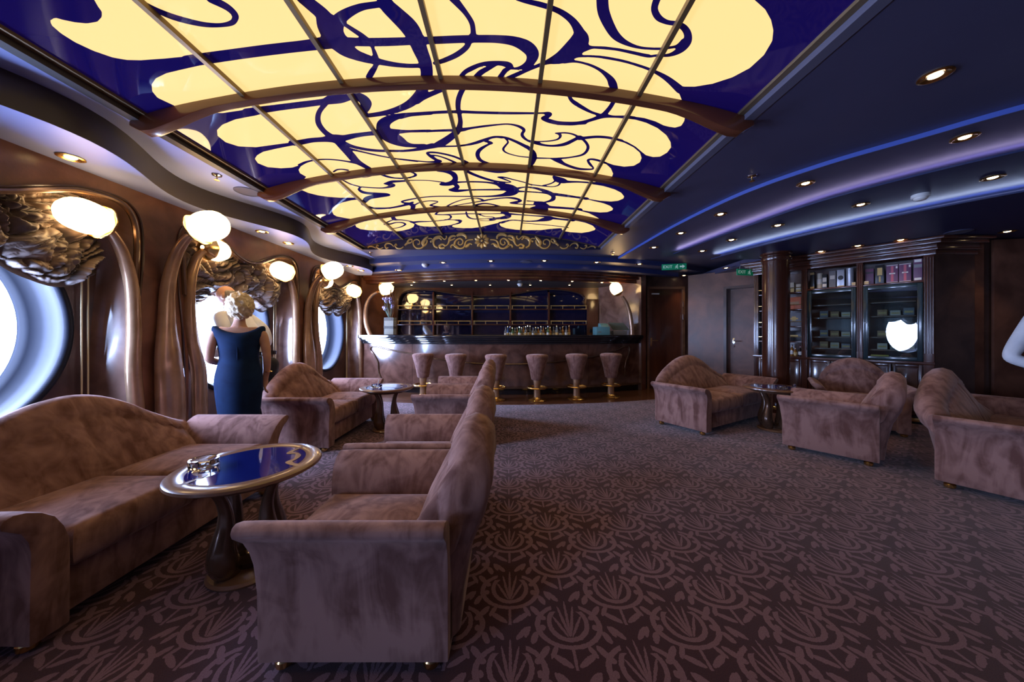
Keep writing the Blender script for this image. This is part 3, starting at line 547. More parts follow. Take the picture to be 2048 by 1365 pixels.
def luminous_panel():
    root = thing('luminous_ceiling', 'glowing cream and cobalt art nouveau glass ceiling with wooden arches', 'ceiling light')
    out = np.array([[float(c) for c in p.split(',')] for p in OUTLINE.split()])
    ym = 1.44
    st = .0115
    ribs = [XL]+[XC+.6667*k-.008 for k in (-2, -1, 0, 1, 2)]+[XR]
    beams = [DY0, 1.10, 2.21, 3.32, 4.43, DY1]
    xs = np.concatenate([np.linspace(ribs[i], ribs[i+1], int((ribs[i+1]-ribs[i])/st)+1)[:-1] for i in range(6)]+[[XR]])
    ys = np.concatenate([np.linspace(beams[i], beams[i+1], int((beams[i+1]-beams[i])/st)+1)[:-1] for i in range(5)]+[[DY1]])
    gx, gy = np.meshgrid(xs, ys, indexing='ij')
    qx, qy = gx.ravel(), np.where(gy.ravel() < ym, 2*ym-gy.ravel(), gy.ravel())
    # signed distance to the scalloped outline (closed across the mirror line)
    poly = np.vstack([out, [[out[-1][0], .6]], [[out[0][0], .6]]])
    poly[(poly[:, 1] < 1.56) & (poly[:, 1] > 1)] *= 1
    d = np.full(qx.shape, 9.0); ins = np.zeros(qx.shape, bool)
    for i in range(len(poly)):
        a, c = poly[i], poly[(i+1) % len(poly)]
        e = c-a; L2 = max(e@e, 1e-12)
        t = np.clip(((qx-a[0])*e[0]+(qy-a[1])*e[1])/L2, 0, 1)
        d = np.minimum(d, np.hypot(qx-a[0]-t*e[0], qy-a[1]-t*e[1]))
        if a[1] != c[1]:
            cr = ((a[1] > qy) != (c[1] > qy)) & (qx < (c[0]-a[0])*(qy-a[1])/(c[1]-a[1])+a[0])
            ins ^= cr
    f = np.where(ins, d, -d)                    # >0 cream, <0 cobalt
    for ln in RIBBONS.split('\n'):
        R = [[float(c) for c in p.split(',')] for p in ln.split()]
        P = spline([Vector(r) for r in R], 5)
        for i in range(len(P)-1):
            a, c = P[i], P[i+1]
            m = .3
            sel = np.where((qx > min(a.x, c.x)-m) & (qx < max(a.x, c.x)+m) & (qy > min(a.y, c.y)-m) & (qy < max(a.y, c.y)+m))[0]
            if not len(sel): continue
            X, Y = qx[sel], qy[sel]; ex, ey = c.x-a.x, c.y-a.y; L2 = max(ex*ex+ey*ey, 1e-12)
            t = np.clip(((X-a.x)*ex+(Y-a.y)*ey)/L2, 0, 1)
            dd = np.hypot(X-a.x-t*ex, Y-a.y-t*ey)-np.maximum(a.z+(c.z-a.z)*t, .008)
            f[sel] = np.minimum(f[sel], dd)
    f = f.reshape(gx.shape)
    f[np.abs(f) < 1e-5] = 1e-5
    zz = [domez(x) for x in xs]
    def cells(i0, i1, j0, j1):
        P = {1: ({}, [], []), -1: ({}, [], [])}
        def vid(sg, key, p):
            D, V_, _ = P[sg]
            if key not in D: D[key] = len(V_); V_.append(p)
            return D[key]
        for i in range(i0, i1):
            for j in range(j0, j1):
                cs = [(i, j), (i+1, j), (i+1, j+1), (i, j+1)]
                fs = [f[c] for c in cs]
                for sg in (1, -1):
                    if all(sg*v < 0 for v in fs): continue
                    loop = []
                    for k in range(4):
                        c, e = cs[k], cs[(k+1) % 4]; fc, fe = fs[k], fs[(k+1) % 4]
                        if sg*fc > 0: loop.append(vid(sg, c, (xs[c[0]], ys[c[1]], zz[c[0]])))
                        if (fc > 0) != (fe > 0):
                            t = fc/(fc-fe); x = xs[c[0]]+(xs[e[0]]-xs[c[0]])*t; y = ys[c[1]]+(ys[e[1]]-ys[c[1]])*t
                            loop.append(vid(sg, (c, e) if c < e else (e, c), (x, y, domez(x))))
                    if len(loop) > 2: P[sg][2].append(loop[::-1])
        return P
    xi = [int(np.argmin(np.abs(xs-r))) for r in ribs]; yi = [int(np.argmin(np.abs(ys-r))) for r in beams]
    for a in range(6):
        for c in range(5):
            P = cells(xi[a], xi[a+1], yi[c], yi[c+1])
            par = root
            for sg, nm, mt in ((1, 'pane', M_cream), (-1, 'cobalt_tracery', M_blue)):
                _, V_, F_ = P[sg]
                if not F_: continue
                bb_ = B(); bb_.v = V_; bb_.f = [tuple(q) for q in F_]
                o = bb_.build(nm if par is root and sg == 1 else ('pane' if par is root else nm), mt, par, smooth=True, weld=False, fixn=False, sharp=80)
                if par is root: par = o
    for r in ribs[1:-1]:                        # longitudinal ribs
        z = domez(r); b = B(); b.box(r-.014, r+.014, DY0, DY1, z-.028, z+.01); b.build('rib', M_goldm, root, smooth=False)
    for y in beams[1:-1]:                       # arched beams that droop into scrolled ends
        P, ra, rb = [], [], []
        for k in range(61):
            s = -1+2*k/60; x = XC+s*(HWD+.10)
            xx = min(max(x, XL), XR); z = domez(xx)-.03
            e = max(0, (abs(s)-.72)/.28)
            z -= .045*math.sin(e*PI/2)**2
            P.append((x, y, z)); hh = .030+.030*math.sin(min(e, 1)*PI*.62)**2
            if abs(s) > .96: hh *= max(.25, 1-(abs(s)-.96)/.04*.75)
            ra.append(hh); rb.append(.028+.012*e)
        b = B()
        rows = []
        for p, h, w in zip(P, ra, rb):
            rows.append([(p[0], p[1]-w, p[2]+h), (p[0], p[1]-w, p[2]-h), (p[0], p[1]+w, p[2]-h), (p[0], p[1]+w, p[2]+h)])
        b.grid(rows, cv=True, cap=True); b.build('arched_beam', M_beamw, root, bevel=.006)
    for xa, xb in ((XL-.038, XL+.004), (XR-.004, XR+.038)):
        b = B(); b.box(xa, xb, DY0, DY1, EYE+HE-.018, EYE+HE+.02); b.build('gilt_edge', M_goldm, root, smooth=False)
    for yy, nm in ((DY1, 'end_panel'), (DY0-.02, 'end_panel')):
        xs_ = np.linspace(XL-.09, XR+.09, 50)
        b = B(); b.grid([[(x, yy, Z0-.003), (x, yy, domez(min(max(x, XL), XR))+.01), (x, yy+.02, domez(min(max(x, XL), XR))+.01), (x, yy+.02, Z0-.003)] for x in xs_], cv=True, cap=True)
        b.build(nm, M_navyp, root, smooth=False)
    b = B(); b.tube([(x, DY1-.006, domez(x)-.008) for x in np.linspace(XL, XR, 60)], .007, 6); b.build('gilt_edge', M_goldm, root)
    # gilt scrollwork across the far end
    def ribbon(b, R, sgn):
        P = spline([Vector(r) for r in R], 4); rows = []
        for i, p in enumerate(P):
            a, c = P[max(i-1, 0)], P[min(i+1, len(P)-1)]
            tx, tz = c.x-a.x, c.y-a.y; l = math.hypot(tx, tz) or 1; nx, nz = -tz/l*p.z, tx/l*p.z
            X = XC+sgn*p.x; z = EYE+p.y; nx *= sgn
            rows.append([(X+nx, DY1-.001, z+nz), (X+nx*.5, DY1-.012, z+nz*.5), (X-nx*.5, DY1-.012, z-nz*.5), (X-nx, DY1-.001, z-nz)])
        b.grid(rows)
    sc = None
    for ln in SCROLL.split('\n'):
        R = [[float(c) for c in p.split(',')] for p in ln.split()]
        for sgn in (1, -1):
            b = B(); ribbon(b, R, sgn); b.build('gilt_scroll', M_gold, root)
    fz = EYE+(667-450-262*.12207)/650*5.54; fx = XC+.003
    fo = B(); fo.sphere((fx, DY1-.008, fz), (.022, .012, .022), 12, 8); fo = fo.build('gilt_flower', M_gold, root)
    for k in range(10):
        an = 2*PI*k/10+PI/2; b = B()
        rows = []
        for i in range(9):
            t = i/8; r = .038+.092*t; w = .002+.026*math.sin(min(1, t*1.02)**1.4*PI)**.8 if 0 < t < 1 else .003
            cx, cz = fx+math.cos(an)*r, fz+math.sin(an)*r; nx, nz = -math.sin(an)*w, math.cos(an)*w
            rows.append([(cx+nx, DY1-.001, cz+nz), (cx, DY1-.016, cz), (cx-nx, DY1-.001, cz-nz)])
        b.grid(rows); b.build('petal', M_gold, fo)
luminous_panel()

# left wall with three window niches (and one behind the camera) ------------------
WX = -3.2; NX = -3.45; GX = -3.74
WC = [1.93, 4.06, 6.19, -2.33, -4.46]
OPEN = [(.80,.015),(.80,.5),(.80,.9),(.82,1.3),(.85,1.65),(.865,1.95),(.85,2.15),(.79,2.265),(.68,2.306),(.47,2.28),(.28,2.195),(.10,2.112),(-.08,2.089),(-.26,2.15),(-.41,2.247),(-.55,2.315),(-.68,2.325),(-.80,2.25),(-.86,2.08),(-.855,1.7),(-.82,1.3),(-.80,.9),(-.80,.5),(-.80,.015)]
OPS = [(p.x, p.y) for p in spline([Vector((a, c, 0)) for a, c in OPEN], 4)]
OPS = [(a, min(max(c, .015), 2.40)) for a, c in OPS]
YB = 7.14
loops = [[(-6.8, 0), (YB, 0), (YB, 2.5), (-6.8, 2.5)]]+[[(c+a, z) for a, z in OPS] for c in WC]
v, t = polyholes(loops)
b = B(); b.add([(WX, y, z) for y, z in v], t)
wl = struct(b.build('wall_left', M_leather, smooth=False))
RX, RZ, CZ = .60, .72, 1.26
for i, c in enumerate(WC):
    w = sroot('window_%d' % (i+1))
    b = B(); b.grid([[(x, c+a*k, z) for x, k in ((WX, 1.0), (WX-.035, 1.0), (WX-.07, .998), (WX-.105, .992), (WX-.14, .983), (WX-.175, .970), (WX-.21, .953), (NX-.005, .93))] for a, z in OPS]); b.build('niche_side', M_gloss, w, sharp=60)
    el = [(c+RX*math.cos(2*PI*k/64), CZ+RZ*math.sin(2*PI*k/64)) for k in range(64)]
    v, t = polyholes([[(c-.98, 0), (c+.98, 0), (c+.98, 2.5), (c-.98, 2.5)], el])
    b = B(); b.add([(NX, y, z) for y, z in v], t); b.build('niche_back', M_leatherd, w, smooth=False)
    rows = []
    for k in range(64):
        an = 2*PI*k/64; cy, sz = math.cos(an), math.sin(an)
        q = lambda x, g: (x, c+(RX+g)*cy, CZ+(RZ+g)*sz)
        rows.append([q(NX-.002, .05), q(NX+.018, .045), q(NX+.026, .022), q(NX+.016, .004), q(NX-.01, -.002), q(NX-.05, .0), q(NX-.12, .015), q(NX-.2, .015), q(NX-.24, -.02), q(GX+.02, -.035), q(GX-.02, -.04)])
    b = B(); b.grid(rows, cu=True); b.build('porthole_lining', M_reveal, w, sharp=60)
    b = B(); b.add([(GX, c, CZ)]+[(GX, c+(RX-.03)*math.cos(2*PI*k/64), CZ+(RZ-.03)*math.sin(2*PI*k/64)) for k in range(64)], [(0, k+1, (k+1) % 64+1) for k in range(64)])
    b.build('pane', M_pane, w, fixn=False)
    top = [(WX+.012, c+a, z) for a, z in OPS if z > 1.55]
    b = B(); b.tube(top, .020, 8); b.build('molding', M_bronzed, w)
    b = B(); b.tube([(WX+.008, c+a*1.06, z+.035*max(0, min(1, (z-1.9)*4))) for a, z in OPS if z > .3], .009, 6); b.build('molding', M_leatherd, w)
    L = bpy.data.lights.new('daylight_portal', 'AREA'); L.shape = 'ELLIPSE'; L.size = 2*RZ; L.size_y = 2*RX; L.cycles.is_portal = True
    po = bpy.data.objects.new('daylight_portal', L); C.objects.link(po); po.parent = w
    po.location = (GX-.03, c, CZ); po.rotation_euler = (0, -PI/2, 0)
# other walls
b = B(); b.box(-3.9, 7.9, -6.9, -6.8, 0, 2.9); struct(b.build('wall_near', M_leather, smooth=False))
b = B(); b.box(-3.9, WX-.001, YB, YB+.06, 0, 2.9); struct(b.build('wall_left_return', M_leather, smooth=False))
# hull skin behind the niches keeps daylight to the portholes
b = B()
v, t = polyholes([[(-6.9, -.1), (YB+.1, -.1), (YB+.1, 3.2), (-6.9, 3.2)]]+[[(c+(RX-.035)*math.cos(2*PI*k/64), CZ+(RZ-.035)*math.sin(2*PI*k/64)) for k in range(64)] for c in WC])
b.add([(GX-.015, y, z) for y, z in v], t); struct(b.build('wall_hull', M_reveal, smooth=False))
b = B(); b.box(-3.9, 8.0, 8.55, 8.6, -.1, T); b.box(7.95, 8.0, -6.95, 8.6, -.1, T); b.box(-3.9, 8.0, 6.0, 8.6, -.12, -.06); struct(b.build('light_leak_shell', M_black, smooth=False))  # unseen black shell added around the room to stop light leaks
b = B(); b.box(-3.9, 8, -6.95, 8.6, T-.02, T+.03); struct(b.build('ceiling_deck', M_black, smooth=False))

# right-hand wall with lighter panels
wr = sroot('wall_right')
def wallseg(name, p, q, z0, z1, mat, parent=None, th=.06):
    dx, dy = q[0]-p[0], q[1]-p[1]; l = math.hypot(dx, dy); nx, ny = -dy/l*th, dx/l*th
    b = B(); b.prism([p, q, (q[0]+nx, q[1]+ny), (p[0]+nx, p[1]+ny)], z0, z1)
    return b.build(name, mat, parent, smooth=False)
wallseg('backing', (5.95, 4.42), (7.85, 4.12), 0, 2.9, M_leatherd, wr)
for k, (a, c) in enumerate(((.0, .36), (.47, .84), (.95, 1.4))):
    f = lambda s: (5.97+s, 4.40-s*.158)
    wallseg('panel', (f(a)[0], f(a)[1]-.025), (f(c)[0], f(c)[1]-.025), .1, 2.46, M_leather, wr, .03)
wallseg('backing', (7.8, 4.2), (7.8, -6.85), 0, 2.9, M_leather, wr)
# bar end walls
wb = sroot('wall_bar')
wallseg('alcove_side', (2.92, 7.02), (2.2, 8.05), 0, 2.5, M_gloss, wb)
wallseg('alcove_side', (-2.75, 8.05), (-3.2, 7.05), 0, 2.5, M_leather, wb)
wallseg('alcove_back', (2.3, 8.06), (-2.9, 8.06), 0, 2.5, M_wood, wb, -.06)
wd = sroot('wall_back')
b = B(); v, t = polyholes([[(2.92, 0), (4.0, 0), (4.0, 2.5), (2.92, 2.5)], [(3.13, .01), (3.87, .01), (3.87, 2.2), (3.13, 2.2)]])
b.add([(x, 7.2, z) for x, z in v], t); b.build('wall_face', M_leatherd, wd, smooth=False)
b = B(); b.box(2.90, 2.98, 7.0, 7.2, 0, 2.5); b.build('corner_post', M_wood, wd, smooth=False)
# angled wall with the second door
A0, A1 = Vector((4.0, 7.2)), Vector((5.6, 5.62)); ad = (A1-A0).normalized(); an_ = Vector((ad.y, -ad.x))
def aw(s, o=0): p = A0+ad*s+an_*o; return (p.x, p.y)
b = B(); v, t = polyholes([[(0, 0), (2.4, 0), (2.4, 2.5), (0, 2.5)], [(.72, .01), (1.5, .01), (1.5, 2.13), (.72, 2.13)]])
b.add([(*aw(s), z) for s, z in v], t); b.build('wall_face', M_leather, wd, smooth=False)
def door_in(name, pf, w, h, mat, fmat, depth, handle_x, handle_mat, hinges=None, frame=True, slab_name='door_leaf'):
    """pf(s, o) -> xy on the wall; s along, o outwards"""
    d = sroot(name)
    b = B(); b.prism([pf(0, -depth), pf(w, -depth), pf(w, -depth-.04), pf(0, -depth-.04)], .01, h); b.build('door_leaf', mat, d, smooth=False)
    for s0, s1, z0, z1 in ((-.05, .0, 0, h+.05), (w, w+.05, 0, h+.05), (0, w, h, h+.05)):
        b = B(); b.prism([pf(s0, .025), pf(s1, .025), pf(s1, -depth-.02), pf(s0, -depth-.02)], z0, z1); b.build('door_frame', fmat, d, smooth=False)
    hs = handle_x
    b = B(); b.prism([pf(hs-.02, -depth+.012), pf(hs+.02, -depth+.012), pf(hs+.02, -depth), pf(hs-.02, -depth)], .93, 1.12)
    hp = b.build('handle_plate', handle_mat, d, bevel=.004)
    p0, p1, p2 = pf(hs, -depth), pf(hs, -depth+.06), pf(hs+(.12 if hs < w/2 else -.12), -depth+.06)
    b = B(); b.tube([(*p0, 1.06), (*p1, 1.06), (*p2, 1.06)], .009, 8); b.build('lever', handle_mat, hp)
    for z in (hinges or []):
        p = pf(w+.005, .03); b = B(); b.tube([(*p, z-.06), (*p, z+.06)], .009, 8); b.build('hinge', M_chrome, d)
    return d
d1 = door_in('door_1', lambda s, o: (3.13+s, 7.2-o), .74, 2.2, M_wood, M_tablew, .02, .06, M_brass, hinges=(1.86, 1.58))
b = B(); b.box(3.19, 3.36, 7.19, 7.205, 2.08, 2.105); b.build('name_plate', M_white, d1)
d2 = door_in('door_2', lambda s, o: aw(.72+s, o), .78, 2.13, M_leather, M_leatherd, .14, .10, M_chrome)
# baseboards of brass along the right
b = B(); b.prism([aw(0, .012), aw(.66, .012), aw(.66, 0), aw(0, 0)], 0, .07); struct(b.build('baseboard_back', M_wood, smooth=False))
# ------------------------------------------------------------------ seating
def sm(t): t = min(max(t, 0), 1); return t*t*(3-2*t)
ARM = [(0,.048),(0,.16),(.0,.30),(.004,.40),(.016,.450),(.040,.495),(.072,.520),(.090,.535),(.096,.553),(.086,.570),(.062,.578),(.030,.571),(-.012,.550),(-.052,.515),(-.085,.46),(-.108,.40),(-.118,.30),(-.118,.16),(-.118,.048)]
def cushion(b, x0, x1, y0, y1, z0, z1, r=.05, crown=.025, nx=14, ny=12):
    """a soft rounded pad"""
    def ring(k):
        pass
    rows = []
    nz = 8
    for i in range(nz+1):
        th = -PI/2+PI*i/nz
        z = (z0+z1)/2+(z1-z0)/2*math.sin(th); ins = r*(1-math.cos(th)**.6) if math.cos(th) > 0 else r
        a0, a1, c0, c1_ = x0+ins, x1-ins, y0+ins, y1-ins
        row = []
        for s in range(4):
            for k in range(8):
                t = k/8
                p = [(a0+(a1-a0)*t, c0), (a1, c0+(c1_-c0)*t), (a1-(a1-a0)*t, c1_), (a0, c1_-(c1_-c0)*t)][s]
                row.append((p[0], p[1], z))
        rows.append(row)
    b.grid(rows, cv=True)
    # crowned top and bottom
    for zt, sg in ((z1, 1), (z0, -1)):
        a0, a1, c0, c1_ = x0+r, x1-r, y0+r, y1-r
        b.grid([[(a0+(a1-a0)*i/8, c0+(c1_-c0)*j/8, zt+sg*crown*math.sin(PI*i/8)*math.sin(PI*j/8)) for j in range(9)] for i in range(9)])
def make_seat(name, label, cat, group, W, n, hb, ak=1.0, power=1.0):
    root = thing(name, label, cat, group=group)
    yf, yb = -.42, .24
    hw = W/2
    b = B(); b.box(-hw+.03, hw-.03, yf+.05, yb+.02, .06, .27); b.build('base', M_suede, root, bevel=.012)
    for s in (-1, 1):
        rows = []
        ny = 9
        for j in range(ny+1):
            t = j/ny
            row = []
            for ox, z in ARM:
                k = sm((z-.15)/.45)
                y0 = yf-.035*k*k
                y1 = yb+.02
                # rounded nose at the front
                row.append((s*(hw+ox*ak*(1 if t > .02 else .97)), y0+(y1-y0)*t, z-.012*(1-t)*0+(.0 if t > .02 else -.003)))
            rows.append(row)
        b = B(); b.grid(rows, cv=True, cap=True); b.build('arm', M_suede, root, bevel=.012, sharp=50)
    iw = W-.236*ak; sw = iw/n
    for k in range(n):
        x0 = -iw/2+k*sw
        b = B(); cushion(b, x0+.003, x0+sw-.003, yf+.0, .14, .25, .42, r=.045, crown=.03)
        b.build('seat_cushion', M_suede, root, sharp=60)
    # back: one padded shell, humped in the middle, rolled over at the top
    bw = hw-.03
    rows = []
    NU = 96
    for i in range(NU+1):
        u = -1+2*i/NU
        a = abs(u)
        bump = max(0, math.cos(PI/2*min(1, a/.98)))**power
        h = .555+(hb-.555)*bump
        x = u*bw
        wrap = -.10*sm((a-.62)/.38)                     # the shell curls forward into the arms
        cr = .012*math.exp(-(u/.02)**2) if n == 2 else 0   # centre seam
        ends = .45+.55*sm((1-a)/.22)                     # thin at the ends
        k = (h-.40)
        sec = [(.075+cr, .36), (.095+cr, .36+k*.18), (.135+cr, .36+k*.42), (.190+cr, .36+k*.66), (.222+cr, .36+k*.78), (.236+cr, .36+k*.82), (.232+cr, .36+k*.88), (.280+cr*.5, h-.012), (.325, h+.008), (.375, h-.006), (.410, h-.05), (.415, h-.11*min(1, k/.3)), (.385, .36+k*.45), (.335, .40), (.300, .22), (.285, .06), (.20, .06), (.12, .2)]
        row = []
        for y, z in sec:
            y2 = (.27+.10*min(1, max(0, (z-.3)/.4)))*(1-ends)+y*ends+wrap*.6
            zz = z
            if z > .5: zz += .006*math.sin(u*52)*(1 if .77 < (z-.36)/k < .90 else 0)
            row.append((x, y2, zz))
        rows.append(row)
    b = B(); b.grid(rows, cv=True, cap=True); b.build('backrest', M_suede, root, sharp=70)
    for sx in (-1, 1):
        for sy in (yf+.07, yb-.05):
            b = B(); b.lathe([(.018, 0), (.03, .008), (.032, .03), (.022, .045), (.03, .065)], 14, (sx*(hw-.045), sy, 0)); b.build('foot', M_brass, root)
    return root
sofa = make_seat('sofa', 'brown suede camelback sofa nearest the camera below the first porthole', 'sofa', 'camelback sofas', 1.30, 2, .855, power=1.25)
sofa.location = (-2.20, 1.86, 0); sofa.rotation_euler[2] = PI/2
dup(sofa, (-2.24, 3.96, 0), PI/2, 'brown suede camelback sofa beside the woman in navy, by the second porthole')
GA = math.atan2(.5, .866)
wide = make_seat('sofa', 'brown suede camelback sofa left of the pedestal table near the round column', 'sofa', 'camelback sofas', 1.70, 2, .885, power=1.25)
wide.location = (2.86, 4.60, 0); wide.rotation_euler[2] = GA
dup(wide, (4.28, 2.80, 0), GA, 'brown suede camelback sofa cut by the right edge of the picture')
chair = make_seat('armchair', 'brown suede armchair nearest the camera with its back to the aisle', 'armchair', 'suede armchairs', .595, 1, .855, ak=.82, power=.55)
chair.location = (-.47, 1.45, 0); chair.rotation_euler[2] = -PI/2
dup(chair, (-.50, 2.245, 0), -PI/2, 'brown suede armchair second along the aisle, between the nearest one and the far pair')
dup(chair, (-.56, 3.76, 0), -PI/2, 'brown suede armchair third along the aisle, beside the small far table')
dup(chair, (-.58, 4.53, 0), -PI/2, 'brown suede armchair farthest along the aisle, just before the bar stools')
dup(chair, (3.40, 3.30, 0), math.atan2(-.63, -.77), 'brown suede armchair turned away, right of the aisle in front of the column')
big = make_seat('armchair', 'brown suede armchair facing out with its back to the whisky cabinet', 'armchair', 'suede armchairs', .76, 1, .87, ak=.9, power=.6)
big.location = (4.62, 4.30, 0); big.rotation_euler[2] = math.atan2(-.635, .77)

# ------------------------------------------------------------------ tables
def make_table(label, loc, rz, r=.325):
    root = thing('side_table', label, 'table', loc, rz, 'round lounge tables')
    h = .54
    b = B(); b.lathe([(.0, h-.034), (r-.06, h-.034), (r-.02, h-.03), (r, h-.018), (r-.002, h-.006), (r-.012, h), (r-.073, h), (r-.078, h-.003), (0, h-.004)], 64); b.build('table_top', M_tablew, root)
    b = B(); b.lathe([(0, h-.006), (r-.078, h-.006), (r-.078, h-.001), (0, h-.0005)], 64); g = b.build('glass_inset', M_tblue, root)
    for s in (0, PI):                                     # whiplash curls that break the rim of the glass
        cur = [(r-.085, -.17, .018), (r-.13, -.12, .012), (r-.15, -.075, .016), (r-.125, -.045, .010), (r-.115, 0, .014), (r-.125, .05, .009), (r-.16, .075, .016), (r-.14, .12, .010), (r-.09, .17, .016)]
        P = spline([Vector(q) for q in cur], 5); rows = []
        for i, p in enumerate(P):
            a, c = P[max(i-1, 0)], P[min(i+1, len(P)-1)]; t = Vector((c.x-a.x, c.y-a.y)).normalized(); n_ = Vector((-t.y, t.x))*p.z
            q = [(p.x+n_.x, p.y+n_.y), (p.x-n_.x, p.y-n_.y)]
            cs, sn = math.cos(s), math.sin(s)
            rows.append([(x*cs-y*sn, x*sn+y*cs, h+.0006) for x, y in q])
        b = B(); b.grid(rows); b.build('rim_curl', M_tablew, root, fixn=False)
    for k in range(4):
        an = PI/4+k*PI/2; q_ = .84
        pr = [(.235, .505, .020), (.20, .47, .022), (.165, .42, .024), (.140, .35, .028), (.138, .28, .036), (.150, .21, .048), (.158, .15, .058), (.150, .10, .062), (.125, .06, .056), (.09, .035, .04)]
        P = spline([Vector(q) for q in pr], 4)
        b = B(); b.tube([(q_*p.x*math.cos(an), q_*p.x*math.sin(an), p.y) for p in P], [p.z for p in P], 12, ref=(-math.sin(an), math.cos(an), 0)); b.build('leg', M_bronzed, root)
    b = B(); b.lathe([(.0, 0), (.172, 0), (.178, .012), (.168, .024), (.13, .03), (.0, .034)], 40); b.build('base', M_tablew, root)
    b = B(); b.lathe([(.0, .028), (.07, .03), (.075, .06), (.05, .08), (0, .09)], 24); b.build('boss', M_bronzed, root)
    b = B(); b.lathe([(.0, h-.06), (.25, h-.055), (.26, h-.033), (0, h-.033)], 32); b.build('apron', M_bronzed, root)
    return root
TB = [((-1.345, 1.70, 0), .5, 'round blue glass table with swan-neck legs between nearest sofa and armchair'),
      ((-1.53, 4.13, 0), .3, 'far round table with an ashtray in front of the bar stools'),
      ((3.38, 4.12, 0), 1.1, 'round pedestal table with ashtray beside the round column')]
for loc, rz, lb in TB: make_table(lb, loc, rz)
def ashtray(label, x, y, z=.54, r=.062, rz=0):
    o = thing('ashtray', label, 'ashtray', (x, y, z), rz, 'glass ashtrays')
    b = B(); n = 16
    rows = []
    for rr, zz in ((r*.86, 0), (r*.98, .006), (r, .036), (r*.97, .040), (r*.82, .039), (r*.70, .010), (.0005, .009)):
        rows.append([(rr*math.cos(2*PI*k/n)*(1+.03*(k % 2)), rr*math.sin(2*PI*k/n)*(1+.03*(k % 2)), zz) for k in range(n)])
    b.grid(rows, cv=True, cap=True); b.build('bowl', M_crystal, o, sharp=20)
    b = B(); b.box(-.012, .012, -r*.99, -r*.74, .034, .043); b.build('rest_notch', M_chrome, o)
    return o
ashtray('cut glass ashtray on the nearest blue glass table', -1.55, 1.66)
ashtray('cut glass ashtray on the far small table by the bar', -1.64, 4.08)
ashtray('cut glass ashtray on the table by the column', 3.36, 3.99)
b = B(); b.lathe([(.016, 0), (.02, .004), (.018, .035), (.012, .045), (.014, .055), (0, .06)], 12, (3.53, 4.00, .54))
tag(b.build('salt_shaker', M_crystal), 'tiny glass shaker beside the ashtray on the column table', 'shaker')
b = B(); b.tube([(-1.62, 4.06, .575), (-1.60, 4.05, .64)], .006, 8); tag(b.build('cigarette', M_white), 'white cigarette standing in the far ashtray', 'cigarette')

# ------------------------------------------------------------------ bar stools
def make_stool(label):
    root = thing('bar_stool', label, 'stool', group='bar stools along the bar')
    b = B(); b.lathe([(0, .37), (.085, .37), (.105, .38), (.118, .43), (.138, .55), (.168, .67), (.192, .745), (.203, .785), (.200, .812), (.18, .828), (.13, .836), (0, .838)], 32); b.build('seat', M_suede, root, sharp=60)
    b = B(); b.lathe([(0, .05), (.062, .05), (.060, .1), (.058, .25), (.068, .33), (.075, .37), (0, .372)], 20); b.build('pole', M_bronze, root)
    rows = [[((.178+.016*math.cos(2*PI*j/8))*math.cos(2*PI*k/40), (.178+.016*math.cos(2*PI*j/8))*math.sin(2*PI*k/40), .235+.016*math.sin(2*PI*j/8)) for j in range(8)] for k in range(40)]
    b = B(); b.grid(rows, cu=True, cv=True); fr = b.build('foot_ring', M_brass, root)
    for k in range(3):
        an = k*2*PI/3; b = B(); b.tube([(.05*math.cos(an), .05*math.sin(an), .235), (.175*math.cos(an), .175*math.sin(an), .235)], .008, 6); b.build('spoke', M_brass, fr)
    b = B(); b.lathe([(0, 0), (.165, 0), (.17, .01), (.155, .022), (.09, .034), (.066, .06), (0, .062)], 36); b.build('base', M_brass, root)
    return root
ST = [(-1.62, 6.24), (-.96, 6.06), (-.21, 5.94), (.54, 5.92), (1.285, 6.05), (1.985, 6.24)]
SL = ['leftmost tapered suede bar stool by the curved bar', 'second tapered suede bar stool from the left at the bar', 'tapered suede bar stool partly hidden behind the row of armchairs', 'fourth tapered suede bar stool from the left, clear of the armchairs', 'tapered suede bar stool second from the right end of the bar', 'rightmost tapered suede bar stool nearest the back doors']
s0 = make_stool(SL[0]); s0.location = (*ST[0], 0)
for p, lb in zip(ST[1:], SL[1:]): dup(s0, (*p, 0), 0, lb)
# ------------------------------------------------------------------ the bar
wallseg('backing', (6.02, 4.40), (5.60, 5.70), 0, 2.9, M_leatherd, wr)
bar = thing('bar_counter', 'long curved leather-fronted bar counter with dark polished top', 'bar counter')
BX0, BX1 = -3.16, 2.86
def band(r0, r1, z0, z1, x0=BX0, x1=BX1, n=40):
    b = B(); xs_ = np.linspace(x0, x1, n)
    b.grid([[(x, barY(x, r0), z0), (x, barY(x, r0), z1), (x, barY(x, r1), z1), (x, barY(x, r1), z0)] for x in xs_], cv=True, cap=True)
    return b
NP = 5
for k in range(NP):
    a, c = BX0+(BX1-BX0)*k/NP, BX0+(BX1-BX0)*(k+1)/NP
    band(7.80, 7.76, .14, 1.03, a+.002, c-.002, 12).build('front_panel', M_bar, bar, sharp=40)
band(7.72, 7.30, .0, 1.06).build('carcass', M_black, bar, sharp=40)
band(7.78, 7.72, .0, .14).build('plinth', M_blackg, bar, sharp=40)
for r, z0, z1 in ((7.84, 1.0, 1.045), (7.88, 1.045, 1.085), (7.95, 1.085, 1.12), (8.0, 1.12, 1.185)):
    band(r, 7.28 if z1 > 1.15 else 7.7, z0, z1).build('top' if z1 > 1.15 else 'top_molding', M_blackg, bar, bevel=.012 if z1 > 1.15 else .005)
def onbar(px, py, r=7.80, off=.0):
    k = (px-1015)/650; y = 6.8
    for _ in range(12): y = barY(k*y, r)
    return (k*y, y-off, EYE-(py-667)/650*y)
def z6(x, y): return 700+x*.29297, 440+y*.29297
